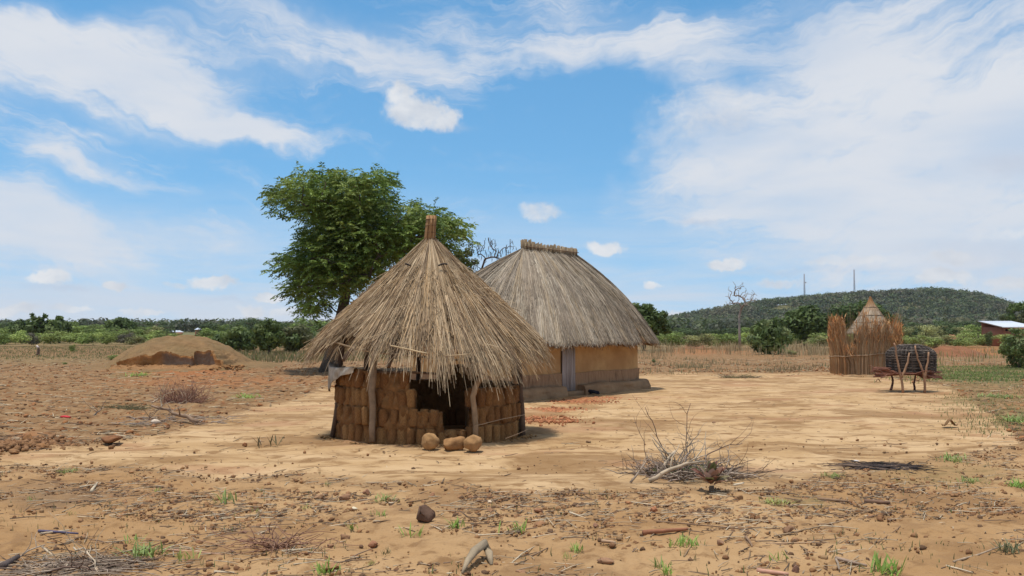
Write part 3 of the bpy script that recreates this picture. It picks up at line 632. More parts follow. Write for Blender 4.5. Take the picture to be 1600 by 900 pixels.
def mast(px, py0, py1, Y, label):
    b = W(px, py1, Y); h = (py1-py0)*Y/FPX; t = thing('radio_mast', label, 'mast', b); w = 1.0
    for i in range(3):
        an = i*2.094; a = Acc(); p = b+[w*math.cos(an), w*math.sin(an), -16]; tubes(a, [p, b+[w*.5*math.cos(an), w*.5*math.sin(an), h]], .22, 5); a.obj('leg', M['metal'], t)
    a = Acc(); q = []
    for k in range(14):
        z0, z1 = h*k/14, h*(k+1)/14; f0 = w*(1-.5*k/14); f1 = w*(1-.5*(k+1)/14)
        for i in range(3):
            a0, a1 = i*2.094, (i+1)*2.094; q.append([b+[f0*math.cos(a0), f0*math.sin(a0), z0], b+[f1*math.cos(a1), f1*math.sin(a1), z1]])
    tubes(a, np.array(q), .09, 4); tag(a.obj('lattice', M['metal'], t), None)
    a = Acc(); tubes(a, [b+[0, 0, h], b+[0, 0, h*1.06]], .06, 4); a.obj('antenna', M['metal'], t)
    if px < 1300:
        a = Acc(); tubes(a, [b+[.8, -.5, h*.55], b+[1.9, -.5, h*.55]], .55, 8); a.obj('dish', M['metal'], t)
mast(1257, 428, 458, 960, 'left of two radio masts on the hill, with a dish halfway up')
mast(1335, 421, 452, 960, 'right of two radio masts on the hill, the paler one')

# ---- far buildings
def box(acc, c, s, rz=0, col=(1, 1, 1), taper=1.0):
    sx, sy, sz = s; V = np.array([[x*sx/2*(taper if z else 1), y*sy/2*(taper if z else 1), z*sz] for z in (0, 1) for y in (-1, 1) for x in (-1, 1)])
    ca, sa = math.cos(rz), math.sin(rz); V = np.stack([V[:, 0]*ca-V[:, 1]*sa, V[:, 0]*sa+V[:, 1]*ca, V[:, 2]], -1)+np.asarray(c)
    acc.add(V, [[0, 1, 5, 4], [1, 3, 7, 5], [3, 2, 6, 7], [2, 0, 4, 6], [4, 5, 7, 6], [2, 3, 1, 0]], None, col)
def brick_house():
    Y = 100.0; c = W(1574, 545, Y+2.5); z = gz(c[0], c[1]); w = 46*Y/FPX; ze = W(1560, 511, Y)[2]; zr = W(1560, 501.5, Y+2)[2]
    t = thing('brick_house', 'red brick house with a bright iron roof at the far right', 'house', (c[0], c[1], z))
    a = Acc(); hw = w/2; f = c[1]-2.2; wx, wz = 1.0, ze-.75     # wall with a window opening: four pieces in front
    L, R_ = c[0]-hw, c[0]+hw; w0 = W(1570, 515, f)[0]; w1 = w0+.35
    for (x0, x1, z0, z1) in ((L, w0, z, ze), (w1, R_, z, ze), (w0, w1, z, ze-.45), (w0, w1, ze-.2, ze)):
        box(a, ((x0+x1)/2, f, z0), (x1-x0, .2, z1-z0))
    box(a, (L+.1, c[1]+.1, z), (.2, 4.2, ze-z)); box(a, (R_-.1, c[1]+.1, z), (.2, 4.2, ze-z)); box(a, (c[0], c[1]+2.3, z), (w, .2, zr-z-.1))
    a.obj('wall', M['brick_wall'], t)
    a = Acc(); box(a, ((w0+w1)/2, f+.15, ze-.45), (.35, .05, .25)); a.obj('window', M['dark_cloth'], t)
    a = Acc(); n = 70; xs = np.linspace(L-.35, R_+.35, n); dz = .035*np.cos(np.arange(n)*PI/1.0)
    lo = np.stack([xs, np.full(n, f-.5), ze+dz], -1); hi = np.stack([xs-.0, np.full(n, f+4.8), zr+dz+.02], -1)
    V = np.concatenate([lo, hi, lo-[0, 0, .05], hi-[0, 0, .05]]); i = np.arange(n-1)
    F = np.concatenate([np.stack([i, i+1, i+n+1, i+n], -1), np.stack([i+2*n, i+3*n, i+3*n+1, i+2*n+1], -1), np.stack([i, i+2*n, i+2*n+1, i+1], -1), np.stack([i+n, i+n+1, i+3*n+1, i+3*n], -1)])
    a.add(V, F); a.obj('roof', M['iron_roof'], t)
brick_house()
def far_house(px, py, wpx, hpx, Y, label, roof='iron_roof', wall='brick_wall', cone=False):
    c = W(px, py, Y); w = wpx*Y/FPX; h = hpx*Y/FPX; z = gz(c[0], c[1]); t = thing('far_house', label, 'house', (c[0], c[1], z))
    a = Acc(); box(a, (c[0], c[1], z-.5), (w*.9, 5, c[2]-z+.5)); a.obj('wall', M[wall], t)
    a = Acc(); V = np.array([[-w/2, -3, 0], [w/2, -3, 0], [w/2, 3, 0], [-w/2, 3, 0], [-w/2*(0 if cone else .96), 0, h], [w/2*(0 if cone else .96), 0, h]])+c
    a.add(V, [[0, 1, 5, 4], [2, 3, 4, 5]], [[0, 4, 3], [1, 2, 5]]); a.obj('roof', M[roof], t)
far_house(91, 508.5, 11, 2.4, 245, 'tiny white-roofed house among trees near the left edge')
far_house(275, 519, 12, 3, 230, 'small brick house with grey iron roof showing just above the mound on its left')
far_house(314, 515, 9, 3.2, 245, 'small house with bright roof in the trees above the right slope of the mound')
far_house(378, 518, 9, 3.2, 230, 'small far thatched roof above the trees right of the mound', 'thatch_under')

# ---------------------------------------------------------------- earth mound on the left
def earth_mound():
    cx, cy = W(275, 540, 43.0)[:2]; t0 = (cx, cy, 0)
    nx, ny = 240, 170; xs = np.linspace(-4.6, 6.0, nx); ys = np.linspace(-6.2, 5.5, ny); X, Y = np.meshgrid(xs, ys)
    x = X*1.0; r = np.hypot((x-.05)/2.95, (Y)/3.4); h = 1.45*np.clip(1-np.hypot(x/np.where(x < 0, 2.95, 3.5), Y/4.1)**2, 0, 1)**1.15*(1+.06*fbm(X*.8, Y*.8, 3))+.26*np.exp(-((x-3.1)/1.9)**2-(Y/3)**2)+.14*np.exp(-((x+2.9)/1.2)**2-((Y+1)/2.4)**2)
    F_ = X-1.2; blk = sst(F_, .70, .76)*(1-sst(F_, 1.42, 1.48)); bank = .40+.14*sst(F_, -.8, -.4)*(1-sst(F_, 1.6, 1.7))+.24*blk+.10*sst(F_, 1.42, 1.45)*(1-sst(F_, 1.62, 1.68))
    h = np.maximum(h, bank*sst(F_, -2.5, -2.40)*(1-sst(F_, 2.02, 2.10))*sst(Y, -4.6, -4.4)*(1-sst(Y, -1.2, 1.0))*(1+.12*fbm(X*2.1, Y*0, 3)))
    # dug away in front: a stepped cut whose edge wanders
    edge = -3.0+.16*fbm(X*1.2, X*0, 3)+.05*fbm(X*4, X*0+3, 2)-.22*sst(-F_, .7, 1.0)+.35*blk+.12*sst(F_, -.8, -.5)*(1-sst(F_, .6, .72))
    cut = sst(Y, edge-.05, edge+.07); inx = sst(F_, -2.6, -2.52)*(1-sst(F_, 2.12, 2.2))
    floor = .07+.05*fbm(X*1.6, Y*1.6, 3)+.10*np.exp(-((Y-edge+.5)/.5)**2)
    floor = floor*sst(Y, -5.2, -3.6)
    dug = (1-cut)*inx; H = h*(1-dug)+np.minimum(h, floor)*dug
    H = H+(.05*fbm(X*4, Y*4, 4)+.10*fbm(X*1.4+4, Y*1.4, 3))*sst(H, .02, .3)+dug*.05*fbm(X*7, Y*7, 3)
    rim = sst(np.hypot((X-.6)/5.1, (Y+.3)/5.6), 1.0, .8); H = H*rim-.15*(1-rim)+.02
    cols = np.empty(X.shape+(3,)); g = fbm(X*1.3, Y*1.3, 4)[..., None]
    cols[:] = np.array([.27, .155, .072])+(g*.5+.5)*(np.array([.215, .145, .065])-np.array([.27, .155, .072]))
    fl = dug*sst(H, .04, .12)
    cols += fl[..., None]*(np.array([.34, .175, .075])-cols)*.85
    wall = (np.abs(Y-edge) < .16)*inx*(H > .16); cols += wall[..., None]*(np.array([.33, .165, .065])-cols)
    V = np.stack([X+cx, Y+cy, H], -1).reshape(-1, 3); i = np.arange(ny-1)[:, None]*nx+np.arange(nx-1)[None]
    F = np.stack([i, i+1, i+nx+1, i+nx], -1).reshape(-1, 4); a = Acc(); a.add(V, F, None, cols.reshape(-1, 3))
    mound_mesh = a
    xw = np.linspace(-1.33, 3.27, 340); ix = np.searchsorted(xs, xw).clip(1, nx-1); ed = np.interp(xw, xs, edge[0]); tops = []
    for k in range(len(xw)):
        iy = min(ny-1, int(np.searchsorted(ys, ed[k]+.17))); tops.append(H[iy, ix[k]]+.025)
    tops = np.array(tops); m = 12; U = np.linspace(0, 1, m)[None]; Xw = np.repeat(xw[:, None], m, 1); Zw = .0+(tops[:, None]+.0)*U
    Yw = ed[:, None]-.13+.05*fbm(Xw*2.2, Zw*3, 3)-.04*(U > .8)+.0*U; g = sst(Xw, .35, .7)*(1-sst(Xw, 2.85, 2.95)); rim_ = sst(tops[:, None]-Zw, .13, .05)
    cw = np.array([.52, .26, .095])*(1-g[..., None])+np.array([.27, .185, .125])*g[..., None]; st_ = np.exp(-((Xw+.05)/.33)**2)*(1-U**3); cw = cw*(1-.62*st_[..., None]); cw = cw*(1-rim_[..., None])+np.array([.46, .215, .075])*rim_[..., None]; cw = cw*(1+.25*fbm(Xw*3, Zw*5, 3)[..., None])
    Vw = np.stack([Xw+cx, Yw+cy, Zw], -1).reshape(-1, 3); q = np.arange(len(xw)-1)[:, None]*m+np.arange(m-1)[None]; Fw = np.stack([q, q+m, q+m+1, q+1], -1).reshape(-1, 4)
    a = Acc(); a.add(Vw, Fw, None, cw.reshape(-1, 3)); face_mesh = a
    nr = 420; xr = rng.uniform(-1.4, 4.4, nr); yr = np.interp(xr, xs, edge[0])-.2-np.abs(rng.normal(0, .45, nr)); rub = Acc(); scatter(rub, lumpV(ICO1, 5, .4), ICO1[1], np.stack([cx+xr, cy+yr, .06+.12*np.exp(-((yr-np.interp(xr, xs, edge[0])+.4)/.4)**2)], -1), (.03+.09*rng.random((nr, 1))**3)*np.array([1.2, 1, .7]), np.array([.30, .15, .06])*rng.uniform(.6, 1.2, (nr, 1)))
    a = mound_mesh
    o = a.obj('earth_mound', M['mound'], origin=t0, smooth=True); f = face_mesh.obj('dug_face', M['mound'], origin=t0, smooth=True); f.parent = o; f.location = (0, 0, 0); tag(f, 'vertical dug face, orange at the ends and grey-brown in the middle')
    f = rub.obj('rubble', M['clod'], origin=t0); f.parent = o; f.location = (0, 0, 0); tag(f, None, None, None, 'stuff'); tag(o, 'large domed earth mound with a dug orange and grey face, on the left', 'mound')
earth_mound()
def small_mound(px, base, Y, wpx, hpx, col, label):
    c = W(px, base, Y); c[2] = gz(c[0], c[1]); w = wpx*Y/FPX/2; h = hpx*Y/FPX; n = 60
    u = np.linspace(-1, 1, n); X, Yy = np.meshgrid(u, u); r = np.hypot(X, Yy); H = h*(1-sst(r, 0, 1))*(1+.3*fbm(X*3+px, Yy*3, 4))-.04
    V = np.stack([c[0]+X*w, c[1]+Yy*w, c[2]+H], -1).reshape(-1, 3); i = np.arange(n-1)[:, None]*n+np.arange(n-1)[None]
    a = Acc(); a.add(V, np.stack([i, i+1, i+n+1, i+n], -1).reshape(-1, 4), None, np.array(col)*(1+.2*fbm(X*4, Yy*4, 3).reshape(-1, 1)))
    tag(a.obj('earth_heap', M['mound'], origin=tuple(c), smooth=True), label, 'mound')
small_mound(1488, 553, 64, 130, 15, (.24, .105, .05), 'wide low red earth heap right of the coop on posts')
small_mound(1488, 531, 112, 34, 17, (.34, .17, .09), 'reddish termite mound in the bushes right of the granary')
small_mound(1085, 541, 92, 44, 13, (.27, .14, .075), 'reddish earth hump in dry grass between thatched house and bare tree')
small_mound(1450, 530, 90, 50, 8, (.30, .14, .07), 'low red earth bank directly right of the reed enclosure')

# ---------------------------------------------------------------- straw colours
STRAW = .92*np.array([(.50, .36, .215), (.42, .30, .18), (.58, .44, .28), (.34, .24, .15), (.46, .31, .165), (.55, .41, .26), (.28, .185, .11)])
GREYS = np.array([(.36, .29, .215), (.31, .25, .19), (.42, .345, .255), (.26, .205, .15), (.38, .29, .19), (.45, .38, .29), (.22, .17, .12)])

# ---------------------------------------------------------------- small open hut
HX, HY, HR = -1.37, 15.0, 1.56
def hp(th, r, z): return np.stack([HX+r*np.sin(th), HY-r*np.cos(th), z+0*th], -1)
def small_hut():
    t = thing('small_hut', 'small round hut with broken mud-brick wall and ragged thatch, in front', 'hut', (HX, HY, 0))
    # bricks: vertical rounded mud bricks, four courses
    BM = []
    for s in range(8):
        m = 12; zs = [0, .05, .2, .35, .5, .65, .8, .94, 1.0]; rs = [.78, .95, 1.0, 1.04, .98, 1.03, 1.0, .92, .66]; V = []
        for z, r_ in zip(zs, rs):
            for i in range(m):
                an = 2*PI*i/m; cx, sx = math.cos(an), math.sin(an); e = .5*(abs(cx)**3+abs(sx)**3)**(-1/3)
                V.append([cx*e*r_, sx*e*r_*1.0, z])
        V = np.array(V); d = fbm(V[:, 0]*4+s*5, V[:, 1]*4+s, 3, V[:, 2]*4+s*2); V[:, :2] *= (1+.30*d+.16*fbm(V[:, 0]*9+s, V[:, 1]*9, 2, V[:, 2]*9))[:, None]; V[:, 2] += .05*fbm(V[:, 0]*2+s, V[:, 1]*2, 2, V[:, 2]+s*3)
        F = [[j*m+i, j*m+(i+1) % m, (j+1)*m+(i+1) % m, (j+1)*m+i] for j in range(8) for i in range(m)]
        n0 = len(V); V = np.concatenate([V, [[0, 0, 0], [0, 0, .98]]]); F3 = [[n0, (i+1) % m, i] for i in range(m)]+[[n0+1, 8*m+i, 8*m+(i+1) % m] for i in range(m)]
        c = np.array([[.30, .145, .052], [.24, .11, .04], [.35, .18, .068], [.27, .128, .047]][s % 4])
        me = make_mesh('brick', V, F, F3, c*(1+.12*fbm(V[:, 0]*2, V[:, 1]*2, 2, V[:, 2]*3)[:, None]), False); me.materials.append(M['mud_brick']); BM.append(me)
    N = 60; rowh = [.29, .285, .285, .28]
    z = 0.0
    for rI, rh in enumerate(rowh):
        for i in range(N):
            th = (i+.3*(rI % 2))/N*2*PI-PI+.012*random.uniform(-1, 1); deg = math.degrees(th)
            if rI == 3 and (deg > -6.5 or deg < -85) and deg < 150: 
                if not (abs(deg-68) < 9 and False): continue
            if rI == 2 and -3 < deg < 28: continue
            if rI == 1 and 13 < deg < 28: continue
            if rI == 2 and 46 < deg < 58: continue
            if rI == 2 and 24 < deg < 75: 
                if random.random() < .0: continue
            if rI == 3 and abs(deg+16) < 2: continue
            if rI == 0 and 8 < deg < 28: rhh = rh*.8
            else: rhh = rh
            w = 2*PI*HR/N*random.uniform(.78, .95); ro = HR-.085+random.uniform(-.03, .025)
            if random.random() < .15: ro -= random.uniform(.02, .06)
            o = bpy.data.objects.new('brick', BM[random.randrange(8)]); C.objects.link(o); o.parent = t
            o.location = (ro*math.sin(th), -ro*math.cos(th), z-.01+random.uniform(-.008, .008)); o.scale = (w*1.0, w*1.05, rhh*random.uniform(.84, 1.0))
            o.rotation_euler = (random.uniform(-.03, .03), random.uniform(-.05, .05), th+random.uniform(-.3, .3))
        z += rh
    # mud mortar between them: a rough inner band following the broken top
    a = Acc(); n = 500; ths = np.linspace(-PI, PI, n); deg = np.degrees(ths)
    top = np.where((deg > -3) & (deg < 28), .50, np.where(deg >= 28, .83, 1.09)); top = np.where((deg > 13) & (deg < 28), .22, top); top = np.where(deg > 150, 1.09, top); top = np.where(deg < -85, .83, top)
    top = np.where((deg > -6.5) & (deg <= -3), .82, top)
    m = 16; V = []
    u = np.linspace(0, 1, m)
    TH, U = np.meshgrid(ths, u, indexing='ij'); Zz = U*top[:, None]+.02*fbm(TH*9, U*7, 2)*(U > 0)
    rO = HR-.085+.065*fbm(TH*16, U*9, 4)+.15*np.clip(fbm(TH*3.3+5, Zz*3.2, 4)-.17, 0, .5)+.022*np.exp(-((np.mod(Zz, .285)-.0)/.05)**2)+.022*np.exp(-((np.mod(Zz, .285)-.285)/.05)**2); rI_ = HR-.16+0*rO
    for rr_ in (rO, rI_): V.append(hp(TH, rr_, Zz).reshape(-1, 3))
    V = np.concatenate(V); i = np.arange(n-1)[:, None]*m+np.arange(m-1)[None]; K = n*m
    F = np.concatenate([np.stack([i, i+m, i+m+1, i+1], -1).reshape(-1, 4), K+np.stack([i, i+1, i+m+1, i+m], -1).reshape(-1, 4)])
    e = np.arange(n-1)*m+m-1; F = np.concatenate([F, np.stack([e, e+m, e+m+K, e+K], -1)])
    a.add(V, F); a.obj('mortar', M['mortar'], t, smooth=True)
    # fallen mud and rubble along the foot of the wall
    # poles
    def pole(pts, r0, r1, col, label=None, name='pole'):
        a = Acc(); P = np.array(pts, float); k = 9; s = np.linspace(0, len(P)-1, k); Q = np.stack([np.interp(s, np.arange(len(P)), P[:, c]) for c in range(3)], -1)
        Q[1:-1] += rng.normal(0, .008, (k-2, 3)); tubes(a, Q, np.linspace(r0, r1, k), 8, col); o = a.obj(name, M['wood'], t, smooth=True); return tag(o, label)
    wd = (.26, .18, .115); dk = (.12, .075, .05)
    D = 13.55
    pole([W(582, 690, D), W(583, 650, D), W(581, 610, D), W(584, 570, D), W(589, 528, D+.15)], .045, .06, wd, 'upright pole against the left part of the wall')
    pole([W(743, 686, D+.05), W(743, 660, D+.05), W(740, 635, D), W(738, 612, D-.02), W(743, 602, D-.02), W(751, 592, D), W(755, 575, D+.05), W(757, 555, D+.2)], .042, .04, (.33, .22, .13), 'crooked pole on the right side of the opening')
    pole([W(806, 600, 13.9), W(804, 585, 13.9), W(800, 565, 14), W(797, 540, 14.2)], .03, .03, wd)
    pole([hp(np.array([-1.25]), 1.6, 0)[0], W(533, 600, 14.5), W(532, 560, 14.5), W(536, 530, 14.6)], .04, .045, dk)
    for th in (2.0, 2.7, -2.9, -2.2, 1.35):
        p = hp(np.array([th]), HR+.02, 0)[0]; q = hp(np.array([th]), HR-.1, 1.75)[0]; pole([p, (p+q)/2+.02, q], .05, .04, dk)
    # roof frame
    def roof_z(s, th):
        ze = 1.36-.25*np.cos(th/2)**6-.20*np.exp(-((th-.62)/.55)**2)+.05*np.exp(-((th+1.2)/.4)**2)
        return 3.22-(3.22-ze)*(s**.97)
    RR = 1.98
    a = Acc()
    for k in range(14):
        th = k/14*2*PI+.2; s = np.linspace(.03, .93, 6); p = hp(np.full(6, th), s*RR, 0); p[:, 2] = roof_z(s, (th+PI) % (2*PI)-PI)-.07
        a = Acc(); tubes(a, p, np.linspace(.03, .035, 6), 6, dk); a.obj('rafter', M['wood'], t)
    for s_ in (.25, .45, .65, .85):
        an = np.linspace(-PI, PI, 40); p = hp(an, s_*RR, 0); p[:, 2] = roof_z(np.full(40, s_), an)-.04+.01*np.sin(an*5); a = Acc(); tubes(a, p, .018, 5, (.25, .17, .1)); a.obj('roof_ring', M['wood'], t)
    # thatch
    def strands(n, s0a, s0b, la, lb, lift0, lift1, palette, wdt, holes=True, part='thatch', label=None, bund=900, dens=None):
        bth = rng.uniform(-PI, PI, bund); bskew = rng.normal(0, .055, bund); bcol = palette[rng.integers(0, len(palette), bund)]*rng.uniform(.82, 1.18, (bund, 1)); bl = rng.normal(0, .35, bund); bs = rng.uniform(0, 1, bund)
        b = rng.integers(0, bund, n); th0 = bth[b]+rng.normal(0, .026, n); s0 = s0a+(s0b-s0a)*np.clip(bs[b]+rng.normal(0, .08, n), 0, 1)
        L = (la+(lb-la)*rng.random(n))*(1+.0*bl[b]); s1 = s0+L; emax = .99+rng.normal(0, .04, n)+.05*bl[b]; s1 = np.minimum(s1, emax)
        ok = s1-s0 > .08; th1 = th0+(bskew[b]+rng.normal(0, .02, n))*L*1.6
        if holes:
            tm = (th0+th1)/2; td = np.degrees(tm); hs = rng.random(n)
            h1 = (np.abs(td+42+3*np.sin(s1*9)) < 8.5) & (s1 > .72) & (hs < .97)
            s1 = np.where(h1, np.minimum(s1, .73+.06*hs), s1)
            h2 = (np.abs(td+5) < 13) & (s1 > .70) & (hs < .72); s1 = np.where(h2, np.minimum(s1, .70+.12*rng.random(n)), s1)
            h3 = (np.abs(td-17-2*s0) < 1.9) & (s0 > .2) & (hs < .95); s1 = np.where(h3, s0+.05, s1)
            h5 = (np.abs(td+12) < 1.4) & (s0 > .35) & (hs < .9); s1 = np.where(h5, s0+.05, s1)
            h4 = (np.abs(td-27) < 5) & (s1 > .9) & (hs < .5); s1 = np.where(h4, .9, s1)
            h6 = (td < 4) & (td > -66) & (s1 > .85) & (hs < .86); s1 = np.where(h6, .845+.05*hs, s1); h7 = (td >= 4) & (td < 22) & (s1 > .9) & (hs < .6); s1 = np.where(h7, .87+.06*hs, s1)
        ok &= s1-s0 > .06; th0, th1, s0, s1, b = th0[ok], th1[ok], s0[ok], s1[ok], b[ok]; n = len(th0)
        k = 5; u = np.linspace(0, 1, k)[None]; S = s0[:, None]+(s1-s0)[:, None]*u; TH = th0[:, None]+(th1-th0)[:, None]*u
        lift = lift0+(lift1-lift0)*rng.random(n)[:, None]+.03*u*rng.random(n)[:, None]+.025*np.sin(bth[b]*37)[:, None]
        TW = (TH+PI) % (2*PI)-PI; zz = roof_z(S, TW)+lift; tail = np.maximum(0, S-.93)
        zz = zz-tail*rng.uniform(0, 2.2, (n, 1))
        P = np.stack([HX+S*RR*np.sin(TH), HY-S*RR*np.cos(TH), zz], -1); P[:, 1:-1] += rng.normal(0, .004, (n, k-2, 3))
        T = norm(P[:, -1]-P[:, 0]); rad_ = np.stack([np.sin(th0), -np.cos(th0), np.full(n, .9)], -1)
        side = norm(np.cross(T, norm(rad_)+rng.normal(0, .6, (n, 3)))); w = (wdt*rng.uniform(.5, 1.3, n))[:, None]*np.linspace(1, .55, k)[None]
        col = bcol[b]*rng.uniform(.78, 1.22, (n, 1)); a = Acc(); ribbons(a, P, w, side[:, None], col)
        o = a.obj(part, M['straw'], t); tag(o, label, None, None, 'stuff')
    strands(14000, .0, .75, .18, .38, .0, .06, STRAW*.62, .015, part='thatch')
    strands(38000, .0, .76, .20, .42, .03, .12, STRAW, .0088, part='thatch', bund=1500)
    strands(1500, .3, .75, .25, .36, .11, .18, STRAW*1.12, .010, part='loose_straw', bund=700)
    n = 700; th = rng.uniform(-1.9, 1.9, n); s_ = rng.uniform(.25, .95, n); p = np.stack([HX+s_*RR*np.sin(th), HY-s_*RR*np.cos(th), roof_z(s_, th)+.14], -1); d = np.stack([np.sin(th+rng.normal(0, .7, n)), -np.cos(th+rng.normal(0, .7, n)), -.75+rng.normal(0, .25, n)], -1); L = rng.uniform(.1, .35, n)[:, None]
    a = Acc(); tubes(a, np.stack([p, p+d*L*.5+[0, 0, .01], p+d*L], 1), .0045, 3, STRAW[rng.integers(0, 7, n)]*1.05, cap=False); tag(a.obj('broken_straw', M['straw'], t), None, None, None, 'stuff')
    # tied top bundle
    a = Acc(); n = 420; an = rng.uniform(0, 2*PI, n); r0 = .09*np.sqrt(rng.random(n)); zt = W(672, 337, HY)[2]
    lean = np.array([.03, 0, 0]); s = np.linspace(0, 1, 4)
    P = np.stack([np.stack([HX-.02+r0*np.cos(an)*(1-.15*u)+lean[0]*u*1.2, HY+r0*np.sin(an)*(1-.1*u), 3.12+(zt-3.12-.03*rng.random(n)*(u > .9))*u+0*an], -1) for u in s], 1)
    tubes(a, P, np.full((1, 4), .011), 4, STRAW[rng.integers(0, 7, n)]*np.array([.85, .66, .5])); a.obj('top_bundle', M['straw'], t)
    a = Acc(); an = np.linspace(0, 2*PI, 16)
    for zz in (3.24, 3.36, 3.48, 3.58): tubes(a, np.stack([HX-.005+.088*np.cos(an)+.03*(zz-3.2), HY+.088*np.sin(an), zz+0*an], -1), .008, 4, (.2, .12, .07))
    a.obj('binding', M['wood'], t)
    # dark twine knots and a slipped roof stick
    for (x0, y0, x1, y1) in ((685, 415, 699, 413), (633, 412, 642, 415)):
        a = Acc(); tubes(a, bent(W(x0, y0, HY-.55), W(x1, y1, HY-.5), 5, .05), .014, 5, (.03, .025, .025)); tag(a.obj('tie_stick', M['wood'], t), 'short dark stick tied across the thatch')
    a = Acc(); tubes(a, bent(W(610, 540, 13.25), W(667, 552, 13.2), 6, .01), .012, 5, (.52, .38, .22)); tag(a.obj('roof_batten', M['wood'], t), 'pale batten slipped below the front of the thatch')
    a = Acc(); tubes(a, bent(W(690, 556, 13.3), W(735, 553, 13.2), 6, .01), .007, 5, (.45, .33, .2)); a.obj('roof_batten', M['wood'], t)
    a = Acc(); tubes(a, bent(W(705, 584, 13.5), W(575, 580, 13.6), 6, .01), .02, 5, dk); a.obj('roof_batten', M['wood'], t)
    a = Acc(); tubes(a, bent(W(740, 666, 13.4), W(820, 648, 13.9), 8, .008), .005, 4, (.4, .28, .18)); tubes(a, bent(W(790, 685, 13.3), W(826, 670, 13.8), 6, .008), .004, 4, (.3, .2, .13)); a.obj('wire', M['wood'], t)
    # grey sheet over the left top of the wall
    n, m = 26, 12; u = np.linspace(0, 1, n); th = np.radians(-86+46*u); topz = 1.16-.04*np.sin(PI*u)+.02*(1-u); bot = np.interp(u, [0, .25, .5, .75, 1], [.70, .76, .90, 1.01, 1.07])
    V = []
    for j in range(m):
        w = j/(m-1); zz = topz+(bot-topz)*w; rr = HR+.085+.012*np.sin(u*21+w*4)+.02*w*(1-w); V.append(hp(th, rr, 0)+np.stack([0*zz, 0*zz, zz], -1))
    V.insert(0, hp(th, HR-.17, 0)+np.stack([0*u, 0*u, topz-.06], -1)); V = np.array(V).reshape(-1, 3); m += 1
    i = np.arange(m-1)[:, None]*n+np.arange(n-1)[None]; a = Acc(); a.add(V, np.stack([i, i+1, i+n+1, i+n], -1).reshape(-1, 4))
    o = a.obj('grey_sheet', M['cloth'], origin=(HX-1.4, HY-.6, 1.0), smooth=True); md = o.modifiers.new('thick', 'SOLIDIFY'); md.thickness = .006
    tag(o, 'weathered grey sheet draped over the left top of the brick wall', 'cloth')
    # dark cloth hanging inside
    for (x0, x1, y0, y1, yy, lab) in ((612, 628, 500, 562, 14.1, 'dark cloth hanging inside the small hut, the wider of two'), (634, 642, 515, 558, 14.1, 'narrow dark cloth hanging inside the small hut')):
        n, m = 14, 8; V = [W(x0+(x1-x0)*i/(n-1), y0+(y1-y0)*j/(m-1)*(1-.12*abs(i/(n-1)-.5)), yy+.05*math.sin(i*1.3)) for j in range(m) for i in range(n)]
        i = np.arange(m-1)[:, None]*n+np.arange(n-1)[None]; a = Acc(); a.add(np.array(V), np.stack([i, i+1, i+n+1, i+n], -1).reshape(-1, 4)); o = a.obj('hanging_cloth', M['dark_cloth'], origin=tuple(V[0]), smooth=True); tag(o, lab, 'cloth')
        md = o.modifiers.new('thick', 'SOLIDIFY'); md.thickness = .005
small_hut()
# mud balls before the wall, with rubble
def lump(px, py, Y, sx, sy, sz, col, label, name='mud_lump', cat='mud lump', seed=1, amp=.18, base=ICO3, rz=0, ty=0, group=None, f=1.5, matn='clod'):
    p = W(px, py, Y); V = lumpV(base, seed, amp, f)*[sx, sy, sz]; ca, sa = math.cos(ty), math.sin(ty)
    V = np.stack([V[:, 0]*ca-V[:, 2]*sa, V[:, 1], V[:, 0]*sa+V[:, 2]*ca], -1); ca, sa = math.cos(rz), math.sin(rz); V = np.stack([V[:, 0]*ca-V[:, 1]*sa, V[:, 0]*sa+V[:, 1]*ca, V[:, 2]], -1)
    g = gz(p[0], p[1]); V[:, 2] -= V[:, 2].min()+.015*sz/.1; c = np.array(col)*(1+.2*fbm(V[:, 0]*12, V[:, 1]*12, 3, V[:, 2]*12)[:, None])
    a = Acc(); a.add(V+[p[0], p[1], g], None, base[1], c); o = a.obj(name, M[matn], origin=(p[0], p[1], g), smooth=base is ICO3); return tag(o, label, cat, group)
MUD = (.31, .17, .07)
def GY(py): return FPX*EYE/(py-HOR)
def drum(px, py, Y, r, L, yaw, label, col, seed):                   # fallen round mud brick lying on its side
    p = W(px, py, Y); m, k = 20, 14; V = []
    for j in range(k+1):
        u = j/k*2-1; e = (1-abs(u)**5)**.5 if abs(u) < 1 else 0; rr = r*(.25+.75*e)*(1-.05*u)
        if j in (0, k): rr = r*.05
        for i in range(m): an = 2*PI*i/m; V.append([u*L/2, rr*math.cos(an), rr*math.sin(an)])
    V = np.array(V); d = fbm(V[:, 0]*9+seed, V[:, 1]*9, 4, V[:, 2]*9); V *= (1+.34*d-.10*np.exp(-((V[:, 0]+.03*seed/8)/.012)**2))[:, None]; ca, sa = math.cos(yaw), math.sin(yaw)
    V = np.stack([V[:, 0]*ca-V[:, 1]*sa, V[:, 0]*sa+V[:, 1]*ca, V[:, 2]], -1); V[:, 2] -= V[:, 2].min()+.01
    F = [[j*m+i, j*m+(i+1) % m, (j+1)*m+(i+1) % m, (j+1)*m+i] for j in range(k) for i in range(m)]
    g = gz(p[0], p[1]); a = Acc(); a.add(V+[p[0], p[1], g], F, None, np.array(col)*(1+.15*d[:, None])); tag(a.obj('fallen_brick', M['clod'], origin=(p[0], p[1], g), smooth=True), label, 'mud brick')
drum(672, 697, 12.95, .112, .2, 1.2, 'rounded mud brick with a dark crack, left of three by the wall', (.34, .195, .085), 1)
drum(710, 699, 12.9, .10, .31, .35, 'longest fallen mud brick lying in the middle of three by the wall', (.31, .165, .07), 4)
drum(739, 701, 12.8, .115, .22, 1.35, 'round end-on mud brick, right of three by the wall', (.33, .185, .08), 8)
